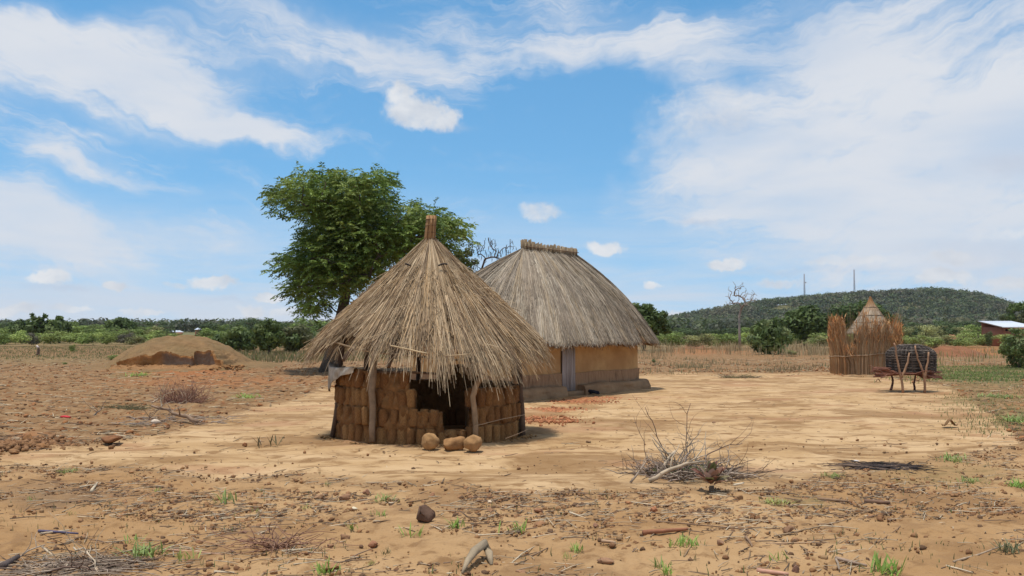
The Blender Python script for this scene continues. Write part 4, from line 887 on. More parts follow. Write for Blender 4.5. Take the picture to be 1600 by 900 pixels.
def batch_lumps(name, label, cat, pts, scl, cols, base=ICO1, tilt=.4, seed0=0, group=None, kind='stuff', matn='clod'):
    a = Acc(); n = len(pts); k = rng.integers(0, 5, n)
    for s in range(5):
        i = k == s
        if i.any(): scatter(a, lumpV(base, s+seed0, .45, 1.7), base[1], pts[i], scl[i], cols[i], tilt=tilt)
    o = a.obj(name, M[matn]); return tag(o, label, cat, group, kind)
th = rng.uniform(-1.45, 1.45, 420); r_ = HR+.02+np.abs(rng.normal(0, .09, 420)); pts = hp(th, r_, 0); pts[:, 2] = terrain(pts[:, 0], pts[:, 1]); s = rng.uniform(.008, .035, (420, 1))*np.array([1, 1, .7])
batch_lumps('wall_rubble', 'crumbled mud bits along the foot of the small hut wall', 'rubble', pts, s, np.array(MUD)*rng.uniform(.7, 1.2, (420, 1)))

# ---------------------------------------------------------------- large thatched house
def big_house():
    ang = math.radians(52); U = np.array([math.cos(ang), math.sin(ang), 0]); Nn = np.array([math.sin(ang), -math.cos(ang), 0])
    Cc = np.array([3.80, 26.8, 0]); Lh = 6.2; Wd = 3.5
    t = thing('thatched_house', 'large thatched house with ochre mud walls behind the small hut', 'house', Cc-U*Lh/2-Nn*Wd/2)
    def HP(u, n, z): return Cc-U*np.asarray(u)[..., None]-Nn*np.asarray(n)[..., None]+np.array([0, 0, 1])*np.asarray(z)[..., None]   # u leftwards from right corner, n inward
    # walls as a rounded rectangle ring with a door opening in front
    def ring(off, rad, n=260):
        pts = []; x0, x1, y0, y1 = -off, Lh+off, -off, Wd+off; per = []
        cs = [((x0+rad, y0+rad), PI, 1.5*PI), ((x1-rad, y0+rad), 1.5*PI, 2*PI), ((x1-rad, y1-rad), 0, .5*PI), ((x0+rad, y1-rad), .5*PI, PI)]
        for (c, a0, a1) in cs:
            for a_ in np.linspace(a0, a1, 8): per.append((c[0]+rad*math.cos(a_), c[1]+rad*math.sin(a_)))
        per.append(per[0]); per = np.array(per); d = np.concatenate([[0], np.cumsum(np.linalg.norm(np.diff(per, axis=0), axis=1))]); s = np.linspace(0, d[-1], n)
        return np.stack([np.interp(s, d, per[:, 0]), np.interp(s, d, per[:, 1])], -1)
    D0, D1 = 3.50, 4.10
    def shell(name, off, rad, z0, z1, matn, thick=.22, bulge=0, cut=True, nz=8, disp=.01, pad=0, label=None):
        R = ring(off, rad, 520); R = R[:-1]; isf = (R[:, 1] < .3) & (R[:, 0] > D0-pad) & (R[:, 0] < D1+pad); keep = ~isf if cut else np.ones(len(R), bool)
        st = int(np.argmax(isf)) if cut else 0
        R = np.roll(R, -st, 0); keep = np.roll(keep, -st); R = R[keep]
        if not cut: R = np.concatenate([R, R[:1]])
        elif True:                                             # snap both jambs
            R[0, 0] = D1+pad; R[-1, 0] = D0-pad
            if R[1, 0] < R[0, 0]: R[0, 0], R[-1, 0] = D0-pad, D1+pad
        n = len(R); cen = np.array([Lh/2, Wd/2]); dirs = R-cen
        nrm = np.gradient(R, axis=0); nrm = np.stack([nrm[:, 1], -nrm[:, 0]], -1); nrm /= np.linalg.norm(nrm, axis=1, keepdims=True)+1e-9; nrm *= np.sign((nrm*dirs).sum(1))[:, None]
        w = np.linspace(0, 1, nz); V = []
        for layer in (0, 1):
            for u in w:
                o_ = bulge*(math.sqrt(max(0, 1-u**3))-1) if layer == 0 else -thick
                q = R+nrm*o_; dd = disp*fbm(R[:, 0]*1.7+layer*9, R[:, 1]*1.7+u*2, 4)*(layer == 0)
                q = q+nrm*dd[:, None]; V.append(HP(q[:, 0], q[:, 1], np.full(n, z0+(z1-z0)*u)+ (disp*fbm(R[:, 0]*1.3, R[:, 1]*1.3+5, 3) if u == 1 else 0)))
        V = np.array(V).reshape(-1, 3); F = []; i = np.arange(n-1)
        for l in range(2):
            for j in range(nz-1):
                b = (l*nz+j)*n; F.append(np.stack([b+i, b+i+1, b+n+i+1, b+n+i], -1))
        b0, b1 = (nz-1)*n, (2*nz-1)*n; F.append(np.stack([b0+i, b0+i+1, b1+i+1, b1+i], -1))
        if cut:
            for e in (0, n-1):
                j = np.arange(nz-1); F.append(np.stack([j*n+e, (j+1)*n+e, (nz+j+1)*n+e, (nz+j)*n+e], -1))
        a = Acc(); a.add(V, np.concatenate(F)); o = a.obj(name, M[matn], t, smooth=True); tag(o, label)
        md = o.modifiers.new('e', 'EDGE_SPLIT'); md.split_angle = math.radians(50)
        return o
    shell('wall', 0, .12, 0, 1.72, 'ochre', disp=.015)
    shell('wall_band', .035, .14, .0, .60, 'band', thick=.03, disp=.025, label='darker mud band round the lower wall')
    shell('plinth', .30, .22, .0, .29, 'plinth', thick=.25, bulge=.12, disp=.05, pad=.12, nz=12, label='low rounded mud bench at the foot of the wall')
    # sill under the door and the door of boards
    a = Acc(); V = []
    box(a, HP(np.array((D0+D1)/2), np.array(-.02), np.array(0.0)), (D1-D0+.22, .5, .13), ang); a.obj('door_step', M['plinth'], t)
    dr = thing('door', None, None); dr.parent = t; del_l = 0
    dr.location = [float(v) for v in (HP(np.array((D0+D1)/2), np.array(.03), np.array(.13))-np.array(t.location))]
    nb = 7; wb = (D1-D0)/nb
    for i in range(nb):
        a = Acc(); u = D0+wb*(i+.5); hh = 1.5; top_in = 1-.0
        c = HP(np.array(u), np.array(-.045+.008*(i % 2)), np.array(.12)); box(a, c, (wb*.93, .03, hh), ang); me = a.mesh('door_board', tuple(np.array(t.location)+np.array(dr.location))); me.materials.append(M['door']); o = bpy.data.objects.new('door_board', me); C.objects.link(o); o.parent = dr
    # roof surface
    R0 = ring(.69, 1.1, 721)[:-1]
    rx0, rx1 = .80, 3.42; yc = Wd/2
    def roofpt(i_f, s, lift=0):
        """i_f in [0,1) round the eave, s 0 ridge .. 1 eave"""
        k = i_f*len(R0); k0 = np.floor(k).astype(int) % len(R0); k1 = (k0+1) % len(R0); f = (k-np.floor(k))[..., None]
        E = R0[k0]*(1-f)+R0[k1]*f
        # strand heads gather on the ridge
        px = rx0+(rx1-rx0)*np.clip((E[..., 0]-(-.1))/(Lh+.2), 0, 1); T = np.stack([px, np.full_like(px, yc)], -1)
        zR = 3.98; zE = 1.36+.03*np.sin(k*.12)
        d = E-T; s2 = s+.0; rr = s2
        z = zR-(zR-zE)*(.80*s2+.20*s2**2.6)
        pos = T+d*rr[..., None]; nn = d/np.maximum(np.linalg.norm(d, axis=-1, keepdims=True), 1e-6)
        pos = pos+nn*(lift*.55)[..., None]+nn*(.10*np.sin(PI*s2))[..., None]; return HP(pos[..., 0], pos[..., 1], z+lift*.8)
    n, m = 360, 26; I, S = np.meshgrid(np.arange(n)/n, np.linspace(0, .97, m), indexing='ij'); V = roofpt(I, S, -.03+.0*S)
    i = np.arange(n)[:, None]; j = np.arange(m-1)[None]; i2 = (i+1) % n; F = np.stack([i*m+j, i2*m+j, i2*m+j+1, i*m+j+1], -1).reshape(-1, 4)
    Vd = roofpt(I, S, -.2+.0*S); a = Acc(); K = n*m; a.add(np.concatenate([V.reshape(-1, 3), Vd.reshape(-1, 3)]), np.concatenate([F, F[:, ::-1]+K, np.stack([np.arange(n)*m+m-1, (np.arange(n)+1) % n*m+m-1, (np.arange(n)+1) % n*m+m-1+K, np.arange(n)*m+m-1+K], -1)]))
    a.obj('roof_base', M['thatch_under'], t, smooth=True)
    def strands(n, s0a, s0b, la, lb, l0, l1, pal, wdt, bund=1800, name='thatch'):
        bi = rng.random(bund); bk = rng.normal(0, .006, bund); bc = pal[rng.integers(0, len(pal), bund)]*rng.uniform(.85, 1.15, (bund, 1)); bs = rng.random(bund)
        b = rng.integers(0, bund, n); i0 = bi[b]+rng.normal(0, .0035, n); s0 = s0a+(s0b-s0a)*np.clip(bs[b]+rng.normal(0, .12, n), 0, 1); L = rng.uniform(la, lb, n)
        s1 = np.minimum(s0+L, 1+rng.normal(0, .014, n)); ok = s1-s0 > .05; i0, s0, s1, b, L = i0[ok], s0[ok], s1[ok], b[ok], L[ok]; n = len(i0)
        i1 = i0+(bk[b]+rng.normal(0, .002, n))*L*3; k = 4; u = np.linspace(0, 1, k)[None]
        P = roofpt((i0[:, None]+(i1-i0)[:, None]*u) % 1.0, s0[:, None]+(s1-s0)[:, None]*u, l0+(l1-l0)*rng.random((n, 1))+.02*u+.02*np.sin(b*1.7)[:, None]+0*u)
        T = norm(P[:, -1]-P[:, 0]); side = norm(np.cross(T, rng.normal(0, .55, (n, 3))+np.array([0, 0, 1.2])+(P[:, -1]-P[:, 0])*[1, 1, 0]*.6)); w = (wdt*rng.uniform(.5, 1.3, n))[:, None]*np.linspace(1, .6, k)
        a = Acc(); col = bc[b]*rng.uniform(.75, 1.25, (n, 1)); ribbons(a, P, w, side[:, None], col); tag(a.obj(name, M['straw'], t), None, None, None, 'stuff')
    strands(20000, 0, .82, .15, .35, -.02, .04, GREYS*.75, .020)
    strands(60000, 0, .84, .15, .36, .0, .07, GREYS, .0135)
    strands(9000, .80, .9, .1, .2, -.12, .02, STRAW*np.array([.8, .6, .42]), .016, name='eave_straw')
    # ridge cap: bound upright bundles
    a = Acc(); nb = 44; us = np.linspace(rx0-.05, rx1+.02, nb)
    for q, u in enumerate(us):
        zt = 4.19+.05*math.sin(q*2.2)+.07*sst(np.float64(u), rx1-.7, rx1)+.02*random.random(); kk = 26; an = rng.uniform(0, 2*PI, kk); rr = .038*np.sqrt(rng.random(kk))
        b0 = HP(np.full(kk, u)+rr*np.cos(an)*.6, yc+rr*np.sin(an)*1.1, np.full(kk, 3.86)); b1 = b0+np.array([0, 0, 1])*(zt-3.86-rng.random((kk, 1))*.04)+rng.normal(0, .012, (kk, 3))
        tubes(a, np.stack([b0, b1], 1), .014, 4, GREYS[rng.integers(0, 7, kk)]*np.array([.82, .76, .66])*random.uniform(.75, 1.15))
    tag(a.obj('ridge_cap', M['straw'], t), 'ridge cap of short upright straw bundles')
    for zz in (3.97, 4.1):
        a = Acc()
        for sgn in (-1, 1): tubes(a, HP(np.linspace(rx0-.05, rx1, 10), yc+sgn*.09+0*np.linspace(0, 1, 10), np.full(10, zz)), .012, 4, (.2, .13, .08))
        a.obj('ridge_binding', M['wood'], t)
    return HP
HP = big_house()
def cloth_heap():
    a = Acc(); n = 90; c = W(905, 612.5, 24.1); pts = []
    for i in range(7):
        p0 = W(885+i*6+random.uniform(-3, 3), 609+i*.9+random.uniform(-1, 1), 24.4-i*.05); p0[2] = .05; p1 = p0+[random.uniform(.15, .4), random.uniform(-.2, .1), 0]; p1[2] = .03
        tubes(a, bent(p0, p1, 6, .12), [.01, .03, .045, .04, .03, .01], 6)
    o = a.obj('dark_rag', M['dark_cloth'], origin=(c[0], c[1], 0), smooth=True); tag(o, 'crumpled dark rag on the ground beside the door of the thatched house', 'rag')
cloth_heap()

# ---------------------------------------------------------------- granary inside a reed enclosure
def reeds():
    cx, cy = W(1346, 586, 36.2)[:2]; t = thing('reed_enclosure', 'round reed fence enclosure with feathery reddish tops round the granary', 'fence', (cx, cy, gz(cx, cy))); R = 1.14
    REED = 1.3*np.array([(.40, .28, .16), (.34, .22, .12), (.30, .20, .12), (.44, .31, .18), (.36, .19, .09), (.27, .17, .10), (.48, .36, .22)])
    def tops(th):                # height round the ring
        h = 1.78+.12*np.sin(th*5)+.10*np.sin(th*13+1)
        h = np.where(np.abs(th+.64) < .15, 1.05, h); h = np.where((th < -.75) & (th > -1.5), 1.95, h); h = np.where(np.abs(th+.28) < .1, 2.12, h); return h
    for b in range(44):
        tb = b/44*2*PI-PI; front = abs(tb) < 1.7; n = 150 if front else 70; a = Acc()
        th = tb+rng.uniform(-.075, .075, n); H = tops(th)*rng.uniform(.66, 1.15, n); r0 = R+rng.uniform(-.05, .05, n)
        lean = rng.normal(0, .09, n)+(.13*math.sin(b*2.3)); flare = rng.uniform(.0, .14, n)
        if tb > .75 and tb < 1.9: flare = rng.uniform(.1, .55, n); lean = rng.normal(.12, .1, n); H = H*rng.uniform(.85, 1.1, n)
        if -1.6 < tb < -.7: lean = rng.normal(-.22, .05, n); flare = rng.uniform(0, .12, n)
        k = 5; u = np.linspace(0, 1, k)[None]; TH = th[:, None]+lean[:, None]*np.maximum(0, u-.35)**1.4*1.2; RR = r0[:, None]+flare[:, None]*np.maximum(0, u-.4)**1.5*1.6
        P = np.stack([cx+RR*np.sin(TH), cy-RR*np.cos(TH), t.location[2]-.03+H[:, None]*u], -1)
        red = (tb > .7) | (tb < -.75); pal = REED*(np.array([1.08, .95, .82]) if tb < 0 else np.array([1.0, .86, .72])) if red else REED*np.array([1.12, 1.1, 1.08]); col = pal[rng.integers(0, 7, n)]*rng.uniform(.75, 1.2, (n, 1))
        side = norm(np.cross([0, 0, 1.0], rng.normal(0, 1, (n, 3)))); w = rng.uniform(.012, .026, n)[:, None]*np.array([1, 1, .9, .7, .35]); ribbons(a, P, w, side[:, None], col)
        if front:                # feather heads
            m = n//2; q = P[:m, -1]; d = rng.normal(0, 1, (m, 3)); qq = q[:, None]+np.stack([0*d, norm(d)*.06+[0, 0, .10], norm(d)*.12+[0, 0, .18]], 1); ribbons(a, qq, np.array([[.02, .03, .005]]), norm(rng.normal(0, 1, (m, 3)))[:, None], col[:m]*[1.05, .88, .72])
        o = a.obj('reed_bundle', M['straw'], t)
    an = np.linspace(-1.75, 1.6, 40); a = Acc(); tubes(a, np.stack([cx+(R+.1)*np.sin(an), cy-(R+.1)*np.cos(an), t.location[2]+.80+.10*np.sin(an*1.0)+.01*np.sin(an*9)], -1), .022, 5, (.3, .2, .12)); tag(a.obj('rail', M['wood'], t), 'thin branch rail bound round the reeds')
    # single tall stalks
    a = Acc(); n = 60; th = rng.uniform(-1.4, 1.7, n); h = rng.uniform(2.1, 2.75, n); P = np.stack([np.stack([cx+(R+f*.25*s_)*np.sin(th+.1*f*s_), cy-(R+f*.2)*np.cos(th), t.location[2]+h*f], -1) for f, s_ in ((0, 0), (.5, .5), (.8, 1), (1, 1.6))], 1); ribbons(a, P, np.array([[.012, .01, .008, .004]]), np.array([1.0, 0, 0]), np.array([(.45, .33, .19)])); a.obj('stalk_tips', M['straw'], t)
    # granary
    gx, gy = W(1361, 520, 36.5)[:2]; g = thing('granary', 'granary with pointed ring-stitched thatch cap rising above the reed enclosure', 'granary', (gx, gy, gz(gx, gy)))
    a = Acc(); m = 26; an = np.arange(m)/m*2*PI; zs = np.linspace(.35, 1.75, 8)
    for q in range(m): tubes(a, np.stack([gx+.62*np.cos(an[q])*np.linspace(.85, 1.05, 5), gy+.62*np.sin(an[q])*np.linspace(.85, 1.05, 5), np.linspace(.4, 1.75, 5)], -1), .03, 5, (.25, .17, .1))
    for z in zs: tubes(a, np.stack([gx+.64*np.cos(np.append(an, 0)), gy+.64*np.sin(np.append(an, 0)), z+0*np.append(an, 0)], -1), .03, 5, (.22, .15, .09))
    a.obj('basket_body', M['wood'], g)
    for k in range(4):
        a = Acc(); q = k*PI/2+.4; tubes(a, [[gx+.5*math.cos(q), gy+.5*math.sin(q), 0], [gx+.5*math.cos(q), gy+.5*math.sin(q), .5]], .05, 6, (.15, .1, .07)); a.obj('leg', M['wood'], g)
    zt = W(1361, 463, 36.5)[2]; prof = np.array([(0.0, .02), (.10, .055), (.22, .15), (.33, .27), (.5, .44), (.7, .63), (.86, .80), (1, .95)]); zb = 1.62
    a = Acc(); n = 9000; th = rng.uniform(0, 2*PI, n); s0 = rng.random(n)**.7*.92; s1 = np.minimum(1, s0+rng.uniform(.06, .14, n)); k = 3; S = s0[:, None]+(s1-s0)[:, None]*np.linspace(0, 1, k)
    rr = np.interp(S, prof[:, 0], prof[:, 1])+rng.uniform(0, .02, (n, 1)); P = np.stack([gx+rr*np.cos(th)[:, None], gy+rr*np.sin(th)[:, None], zt-(zt-zb)*S], -1)
    c = GREYS[rng.integers(0, 7, n)]*1.15; red = np.exp(-((s0)/.3)**2)[:, None]; rt = sst(np.cos(th-.2), .45, .75)[:, None]*.7; red = np.maximum(red, rt); c = c*(1-red)+np.array([.36, .18, .07])*red; c = c*rng.uniform(.8, 1.2, (n, 1))
    side = norm(np.stack([-np.sin(th), np.cos(th), 0*th], -1)+rng.normal(0, .2, (n, 3))); ribbons(a, P, np.full((1, k), .02), side[:, None], c)
    rI = np.interp(np.linspace(0, 1, 20), prof[:, 0], prof[:, 1])-.02; rI = np.maximum(rI, .005); tubes(a, np.stack([np.full(20, gx), np.full(20, gy), np.linspace(zt, zb, 20)], -1), rI, 20, (.2, .14, .09))
    a.obj('thatch_cap', M['straw'], g)
    for s in (.30, .52, .70, .86):
        a = Acc(); an = np.linspace(0, 2*PI, 30); r = np.interp(s, prof[:, 0], prof[:, 1])+.022; tubes(a, np.stack([gx+r*np.cos(an), gy+r*np.sin(an), zt-(zt-zb)*s+.015*np.sin(an*3)], -1), .013, 4, (.13, .09, .06)); a.obj('stitch_ring', M['wood'], g)
reeds()

# ---------------------------------------------------------------- coop on forked posts
def coop():
    Y = 25.6; t = thing('forked_post_rack', 'rack of forked posts with a platform of red-brown sticks, right of the enclosure', 'rack', GP(1428, 611))
    cA, cB = (.34, .20, .12), (.13, .065, .05)
    def post(pts, r, col, label=None):
        a = Acc()
        for P in pts:
            Q = np.array([W(x, y, yy) for (x, y, yy) in P]); k = len(Q)*2-1; s = np.linspace(0, len(Q)-1, k); Q = np.stack([np.interp(s, np.arange(len(Q)), Q[:, c]) for c in range(3)], -1); Q[1:-1] += rng.normal(0, .006, (k-2, 3)); tubes(a, Q, np.linspace(r, r*.62, k), 7, col)
        tag(a.obj('post', M['wood'], t, smooth=True), label)
    Yf, Yb = 25.15, 26.2
    post([[(1411, 614, Yf), (1410, 600, Yf), (1407, 587, Yf), (1403, 567, Yf), (1400, 553, Yf), (1400, 545, Yf), (1397, 536, Yf)], [(1408.5, 590, Yf), (1413, 580, Yf), (1418, 565, Yf), (1421, 551, Yf)]], .036, cA, 'front left forked post')
    post([[(1445, 614, Yf), (1445, 600, Yf), (1444, 588, Yf), (1439, 574, Yf), (1434, 560, Yf), (1431, 550, Yf), (1430, 540, Yf)], [(1445, 592, Yf), (1447, 580, Yf), (1450, 565, Yf), (1451, 550, Yf)]], .036, cA, 'front right forked post')
    post([[(1391, 611, Yb), (1394, 603, Yb), (1395, 594, Yb), (1392, 583, Yb)]], .038, cB, 'curved back left post')
    post([[(1429, 610, Yb), (1428, 600, Yb), (1430, 592, Yb), (1430, 583, Yb)]], .034, cB, 'back right post')
    for i in range(34):
        y0 = random.uniform(Yf+.02, Yb+.05); x0 = random.choice([1362, 1368, 1375, 1372, 1380, 1365])+random.uniform(-2, 4); x1 = random.choice([1452, 1460, 1466, 1474, 1470])+random.uniform(-3, 3)
        ya = 580+random.uniform(-6, 7)+(2 if i % 7 == 0 else 0); yb = 585+random.uniform(-5, 8); a = Acc(); P = bent(W(x0, ya, y0), W(x1, yb, y0+random.uniform(-.15, .15)), 7, .008); P[2:-2, 2] = W(1420, 583, y0)[2]+random.uniform(-.05, .05)
        v = random.uniform(.7, 1.25); tubes(a, P, np.linspace(.022, .012, 7), 5, (.20*v, .085*v, .055*v)); a.obj('platform_stick', M['wood'], t)
    a = Acc(); tubes(a, bent(W(1358, 571, Yf), W(1378, 581, Yf), 5, .03), .01, 5, (.2, .1, .07)); tubes(a, bent(W(1376, 591, Yf), W(1388, 584, Yf), 5, .03), .014, 5, (.2, .1, .07)); tubes(a, bent(W(1448, 585, Yf), W(1463, 593, Yf), 5, .03), .014, 5, (.2, .1, .07)); a.obj('stray_stick', M['wood'], t)
    # woven twig cage
    cx = W(1424, 570, 25.65)[0]; cy = 25.68; z0 = W(1424, 581, 25.68)[2]; z1 = W(1424, 538, 25.68)[2]
    g = thing('woven_coop', 'dark twig-woven domed basket coop tied on top of the forked-post rack', 'basket', (cx, cy, z0)); H = z1-z0
    def prof(u):  # half sizes at height u
        q = np.sqrt(np.clip(1-np.maximum(0, (u-.60)/.42)**1.9, 0, 1)); return .62*(1+.06*u)*q, .46*q
    def sq(an, e=.62): c, s = np.cos(an), np.sin(an); return np.sign(c)*np.abs(c)**e, np.sign(s)*np.abs(s)**e
    nst = 26
    for i in range(nst):
        an = 2*PI*i/nst; u = np.linspace(0, 1.0, 9); A_, B_ = prof(u); sx, sy = sq(an); a = Acc(); tubes(a, np.stack([cx+A_*sx, cy+B_*sy, z0+H*u], -1), .014, 5, (.10, .075, .06)); a.obj('stake', M['wood'], g)
    for j in range(58):
        u = (j+.5)/59; A_, B_ = prof(np.array([u])); an = np.linspace(0, 2*PI, 106)+j*.37; sx, sy = sq(an); wv = .014*np.sin(an*nst/2+PI*(j % 2)); v = random.uniform(.6, 1.3); col = np.array((.085, .07, .06))*v
        if random.random() < .16: col = np.array((.27, .22, .18))
        P = np.stack([cx+(A_*1+wv)*sx, cy+(B_+wv)*sy, z0+H*u+.006*np.sin(an*3+j)], -1)
        if random.random() < .5: k0 = random.randrange(70, 100); P = np.roll(P, random.randrange(100), 0)[:k0]
        a = Acc(); tubes(a, P, .0095, 4, col); a.obj('weaver', M['wood'], g)
    a = Acc(); V = []; uu = np.linspace(0, 1, 12); an = np.linspace(0, 2*PI, 33)[:-1]  # near-black inner shell set just behind the woven twigs
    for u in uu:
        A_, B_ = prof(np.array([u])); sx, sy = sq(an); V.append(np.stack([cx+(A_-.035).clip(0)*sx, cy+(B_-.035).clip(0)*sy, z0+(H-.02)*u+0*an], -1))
    V = np.array(V).reshape(-1, 3); i = np.arange(32); F = np.concatenate([np.stack([j*32+i, j*32+(i+1) % 32, (j+1)*32+(i+1) % 32, (j+1)*32+i], -1) for j in range(11)]); a.add(V, F, None, (.03, .025, .022)); tag(a.obj('inner_shell', M['wood'], g), 'near-black shell just inside the weave')
coop()

# ---------------------------------------------------------------- things lying on the ground
def stick(px0, py0, px1, py1, r, col, label, name='stick', cat='stick', lift=.0, wob=.03, r1=None):
    p, q = GP(px0, py0, r*.8+lift), GP(px1, py1, r*.8); a = Acc(); tubes(a, bent(p, q, 7, wob*.5)*[1, 1, 0]+np.linspace(p, q, 7)*[0, 0, 1]+[0, 0, .004], np.linspace(r, r1 or r*.6, 7), 6, col); o = a.obj(name, M['wood'], origin=tuple(p), smooth=True); return tag(o, label, cat)
PALE = (.52, .42, .29); BRN = (.24, .15, .09); GRYW = (.36, .30, .24)
stick(1005, 836, 1075, 830, .022, (.30, .13, .07), 'thick split reddish stick lying in the foreground right of centre', 'wood_piece')
stick(1025, 817, 1170, 829, .008, BRN, 'long thin stick lying just above the split reddish stick')
stick(1165, 840, 1175, 855, .012, BRN, 'short dark stick leaning across dry stalks right of the split stick')
stick(1277, 784, 1325, 787, .02, BRN, 'dark bark-covered stick, left end of the pair right of centre')
stick(1350, 787, 1391, 789, .026, (.17, .10, .065), 'thick dark stub of wood, right end of the pair right of centre')
stick(1210, 838, 1330, 812, .008, (.33, .23, .14), 'long straight thin stick rising to the right beside the square clod')
stick(1306, 873, 1354, 885, .016, (.30, .21, .15), 'short knobbly stick with a forked left end near the bottom edge')
stick(1306, 873, 1311, 889, .010, (.33, .25, .18), 'tiny pale side twig at the fork of the knobbly stick')
stick(1490, 880, 1575, 850, .009, (.38, .28, .19), 'curved thin branch in the bottom right corner')
stick(1478, 886, 1520, 897, .008, PALE, 'pale thin stalk near the bottom right corner')
stick(1372, 848, 1407, 822, .005, BRN, 'thin hooked twig standing free on the right foreground sand')
stick(1183, 893, 1232, 899, .02, (.45, .25, .17), 'pinkish end of a stick cut by the bottom edge')
stick(262, 860, 350, 868, .010, (.42, .25, .16), 'reddish tapering stalk beside green weeds at the lower left')
stick(335, 895, 366, 897, .010, PALE, 'short pale stalk near the bottom edge on the left')
stick(0, 893, 28, 876, .03, (.10, .075, .065), 'dark knotty branch at the bottom left corner', 'wood_piece')
stick(440, 862, 497, 858, .008, PALE, 'thin pale stalk in the lower left foreground under a dry tuft')
stick(800, 880, 835, 855, .006, PALE, 'short slanting stalk in the foreground right of the grey horn-shaped wood')
stick(830, 870, 856, 857, .008, BRN, 'slanting brown stalk left of the small bone-coloured pieces')
stick(940, 848, 962, 850, .016, (.40, .26, .16), 'short thick light brown stub left of the split reddish stick')
stick(1190, 850, 1300, 848, .008, (.45, .29, .17), 'long orange-brown reed lying flat under the square clod')
stick(60, 832, 122, 836, .012, (.10, .09, .14), 'dark bluish strip crossed by pale stalks at the lower left', 'strip', 'strip')
stick(62, 836, 108, 830, .009, PALE, 'pale stalk crossing the dark bluish strip')
stick(143, 770, 152, 756, .018, PALE, 'stubby pale broken stalk standing at the dark wet patch')
stick(125, 762, 160, 755, .009, PALE, 'thin pale stalk leaning left off the broken stub')
stick(890, 803, 915, 812, .010, PALE, 'pale stalk fragment in the clod belt below the yard')
stick(1147, 760, 1162, 757, .014, (.62, .52, .38), 'short pale stub of wood at the right foot of the brush pile')
def horn():
    a = Acc(); P = np.array([GP(722, 897, .01), GP(730, 888, .05), GP(742, 879, .09), GP(757, 870, .10), GP(764, 874, .05), GP(768, 882, .0)]); tubes(a, P, [.008, .022, .033, .036, .03, .012], 9, (.30, .23, .15)); o = a.obj('curved_wood', M['wood'], origin=tuple(P[0]), smooth=True); tag(o, 'horn-shaped grey piece of wood arching off the ground at bottom centre', 'wood')
horn()
K = (.30, .15, .075)
for (x, y, sx, sz, col, seed, lab) in [
    (662, 812, .12, .075, (.13, .075, .05), 2, 'dark brown rock, largest stone in the foreground centre'),
    (540, 779, .10, .05, (.26, .14, .08), 3, 'flat brown clod on the yard edge left of the dark rock'),
    (1233, 829, .065, .055, (.25, .14, .08), 5, 'square brown clod standing alone in the right foreground'),
    (1021, 798, .055, .045, (.42, .18, .09), 6, 'bright orange-red clod in the foreground right of centre'),
    (982, 785, .05, .03, (.36, .17, .08), 7, 'orange clod just left of and above the bright orange-red one'),
    (176, 691, .19, .09, (.22, .10, .045), 9, 'large dark red-brown clod on the left edge of the yard'),
    (383, 696, .055, .05, (.33, .15, .07), 10, 'small reddish brick fragment on the sand left of the small hut'),
    (1115, 660, .05, .03, (.25, .15, .09), 11, 'small dark lump on the sand right of the thatched house'),
    (919, 690, .06, .03, (.22, .13, .07), 12, 'dark flat lump on the sand between small hut and brush pile'),
    (1158, 781, .05, .045, (.28, .16, .08), 13, 'brown clod just below and right of the leafy stump'),
    (1388, 755, .05, .025, (.33, .17, .08), 14, 'reddish lump below the charred patch'),
    (1243, 887, .045, .045, (.22, .12, .08), 15, 'dark little clod at the bottom edge right of centre'),
    (20, 697, 0.099, 0.072, (.27, .14, .07), 16, 'brown clod at the far left of the left clod heap'),
    (45, 692, 0.105, 0.096, (.25, .12, .05), 17, 'tallest red-brown clod of the heap at the left edge'),
    (68, 700, 0.093, 0.064, (.30, .15, .065), 18, 'rounded clod at the right end of the heap at the left edge'),
    (22, 708, 0.081, 0.056, (.28, .15, .07), 19, 'low front clod of the heap at the left edge'),
    (500, 775, .09, .04, (.30, .17, .09), 20, 'low brown clod at the yard edge left of the green weeds'),
    (573, 769, .06, .05, (.28, .14, .08), 21, 'small upright clod at the yard edge below the small hut'),
    (675, 773, .05, .04, (.30, .15, .08), 22, 'small brown clod above the dark rock'),
    (767, 796, .06, .04, (.28, .15, .08), 23, 'brown clod at right of the dark rock'),
    (540, 836, .07, .04, (.27, .15, .08), 24, 'rounded brown clod below left of the dark rock'),
    (583, 850, .06, .04, (.28, .13, .07), 25, 'reddish clod in line below the dark rock, right of a rounder one'),
    (518, 885, .10, .035, (.30, .16, .08), 26, 'wide crumbly clod at the lower left of centre'),
    (516, 851, .05, .03, (.28, .15, .08), 27, 'small clod between dry tuft and rounded clod'),
    (843, 798, .07, .035, (.30, .15, .08), 28, 'reddish clod at the left end of the centre clod line'),
    (845, 817, .07, .03, (.31, .16, .08), 29, 'flat reddish clod under the centre clod line'),
    (930, 821, .04, .035, (.25, .13, .08), 30, 'little dark clod left of the split reddish stick'),
    (947, 873, .09, .04, (.29, .16, .09), 31, 'crumbled sandy clod in the foreground right of centre'),
    (815, 890, .06, .03, (.33, .18, .1), 32, 'flattened clod at the bottom right of the horn-shaped wood'),
    (1125, 845, .05, .035, (.30, .17, .1), 33, 'small brown clod right of the split reddish stick'),
    (255, 731, .05, .03, (.36, .19, .09), 34, 'little orange clod on the sand at the left'),
    (205, 735, .05, .02, (.36, .19, .09), 35, 'flatter orange clod beside the little one at left'),
    (380, 830, .05, .035, (.22, .12, .08), 36, 'dark small clod in the lower left foreground by a pale shell-like bit')]:
    if x < 200 and y < 712: sz *= .75
    if y > 712 or x > 200: sx, sz = sx*(1 if seed == 2 else .72), sz*(1 if seed == 2 else .7)
    lump(x, y, GY(y), sx, sx*.8, sz, col, lab, 'soil_clod', 'clod', seed, .5, ICO3, group=None, f=2.2)
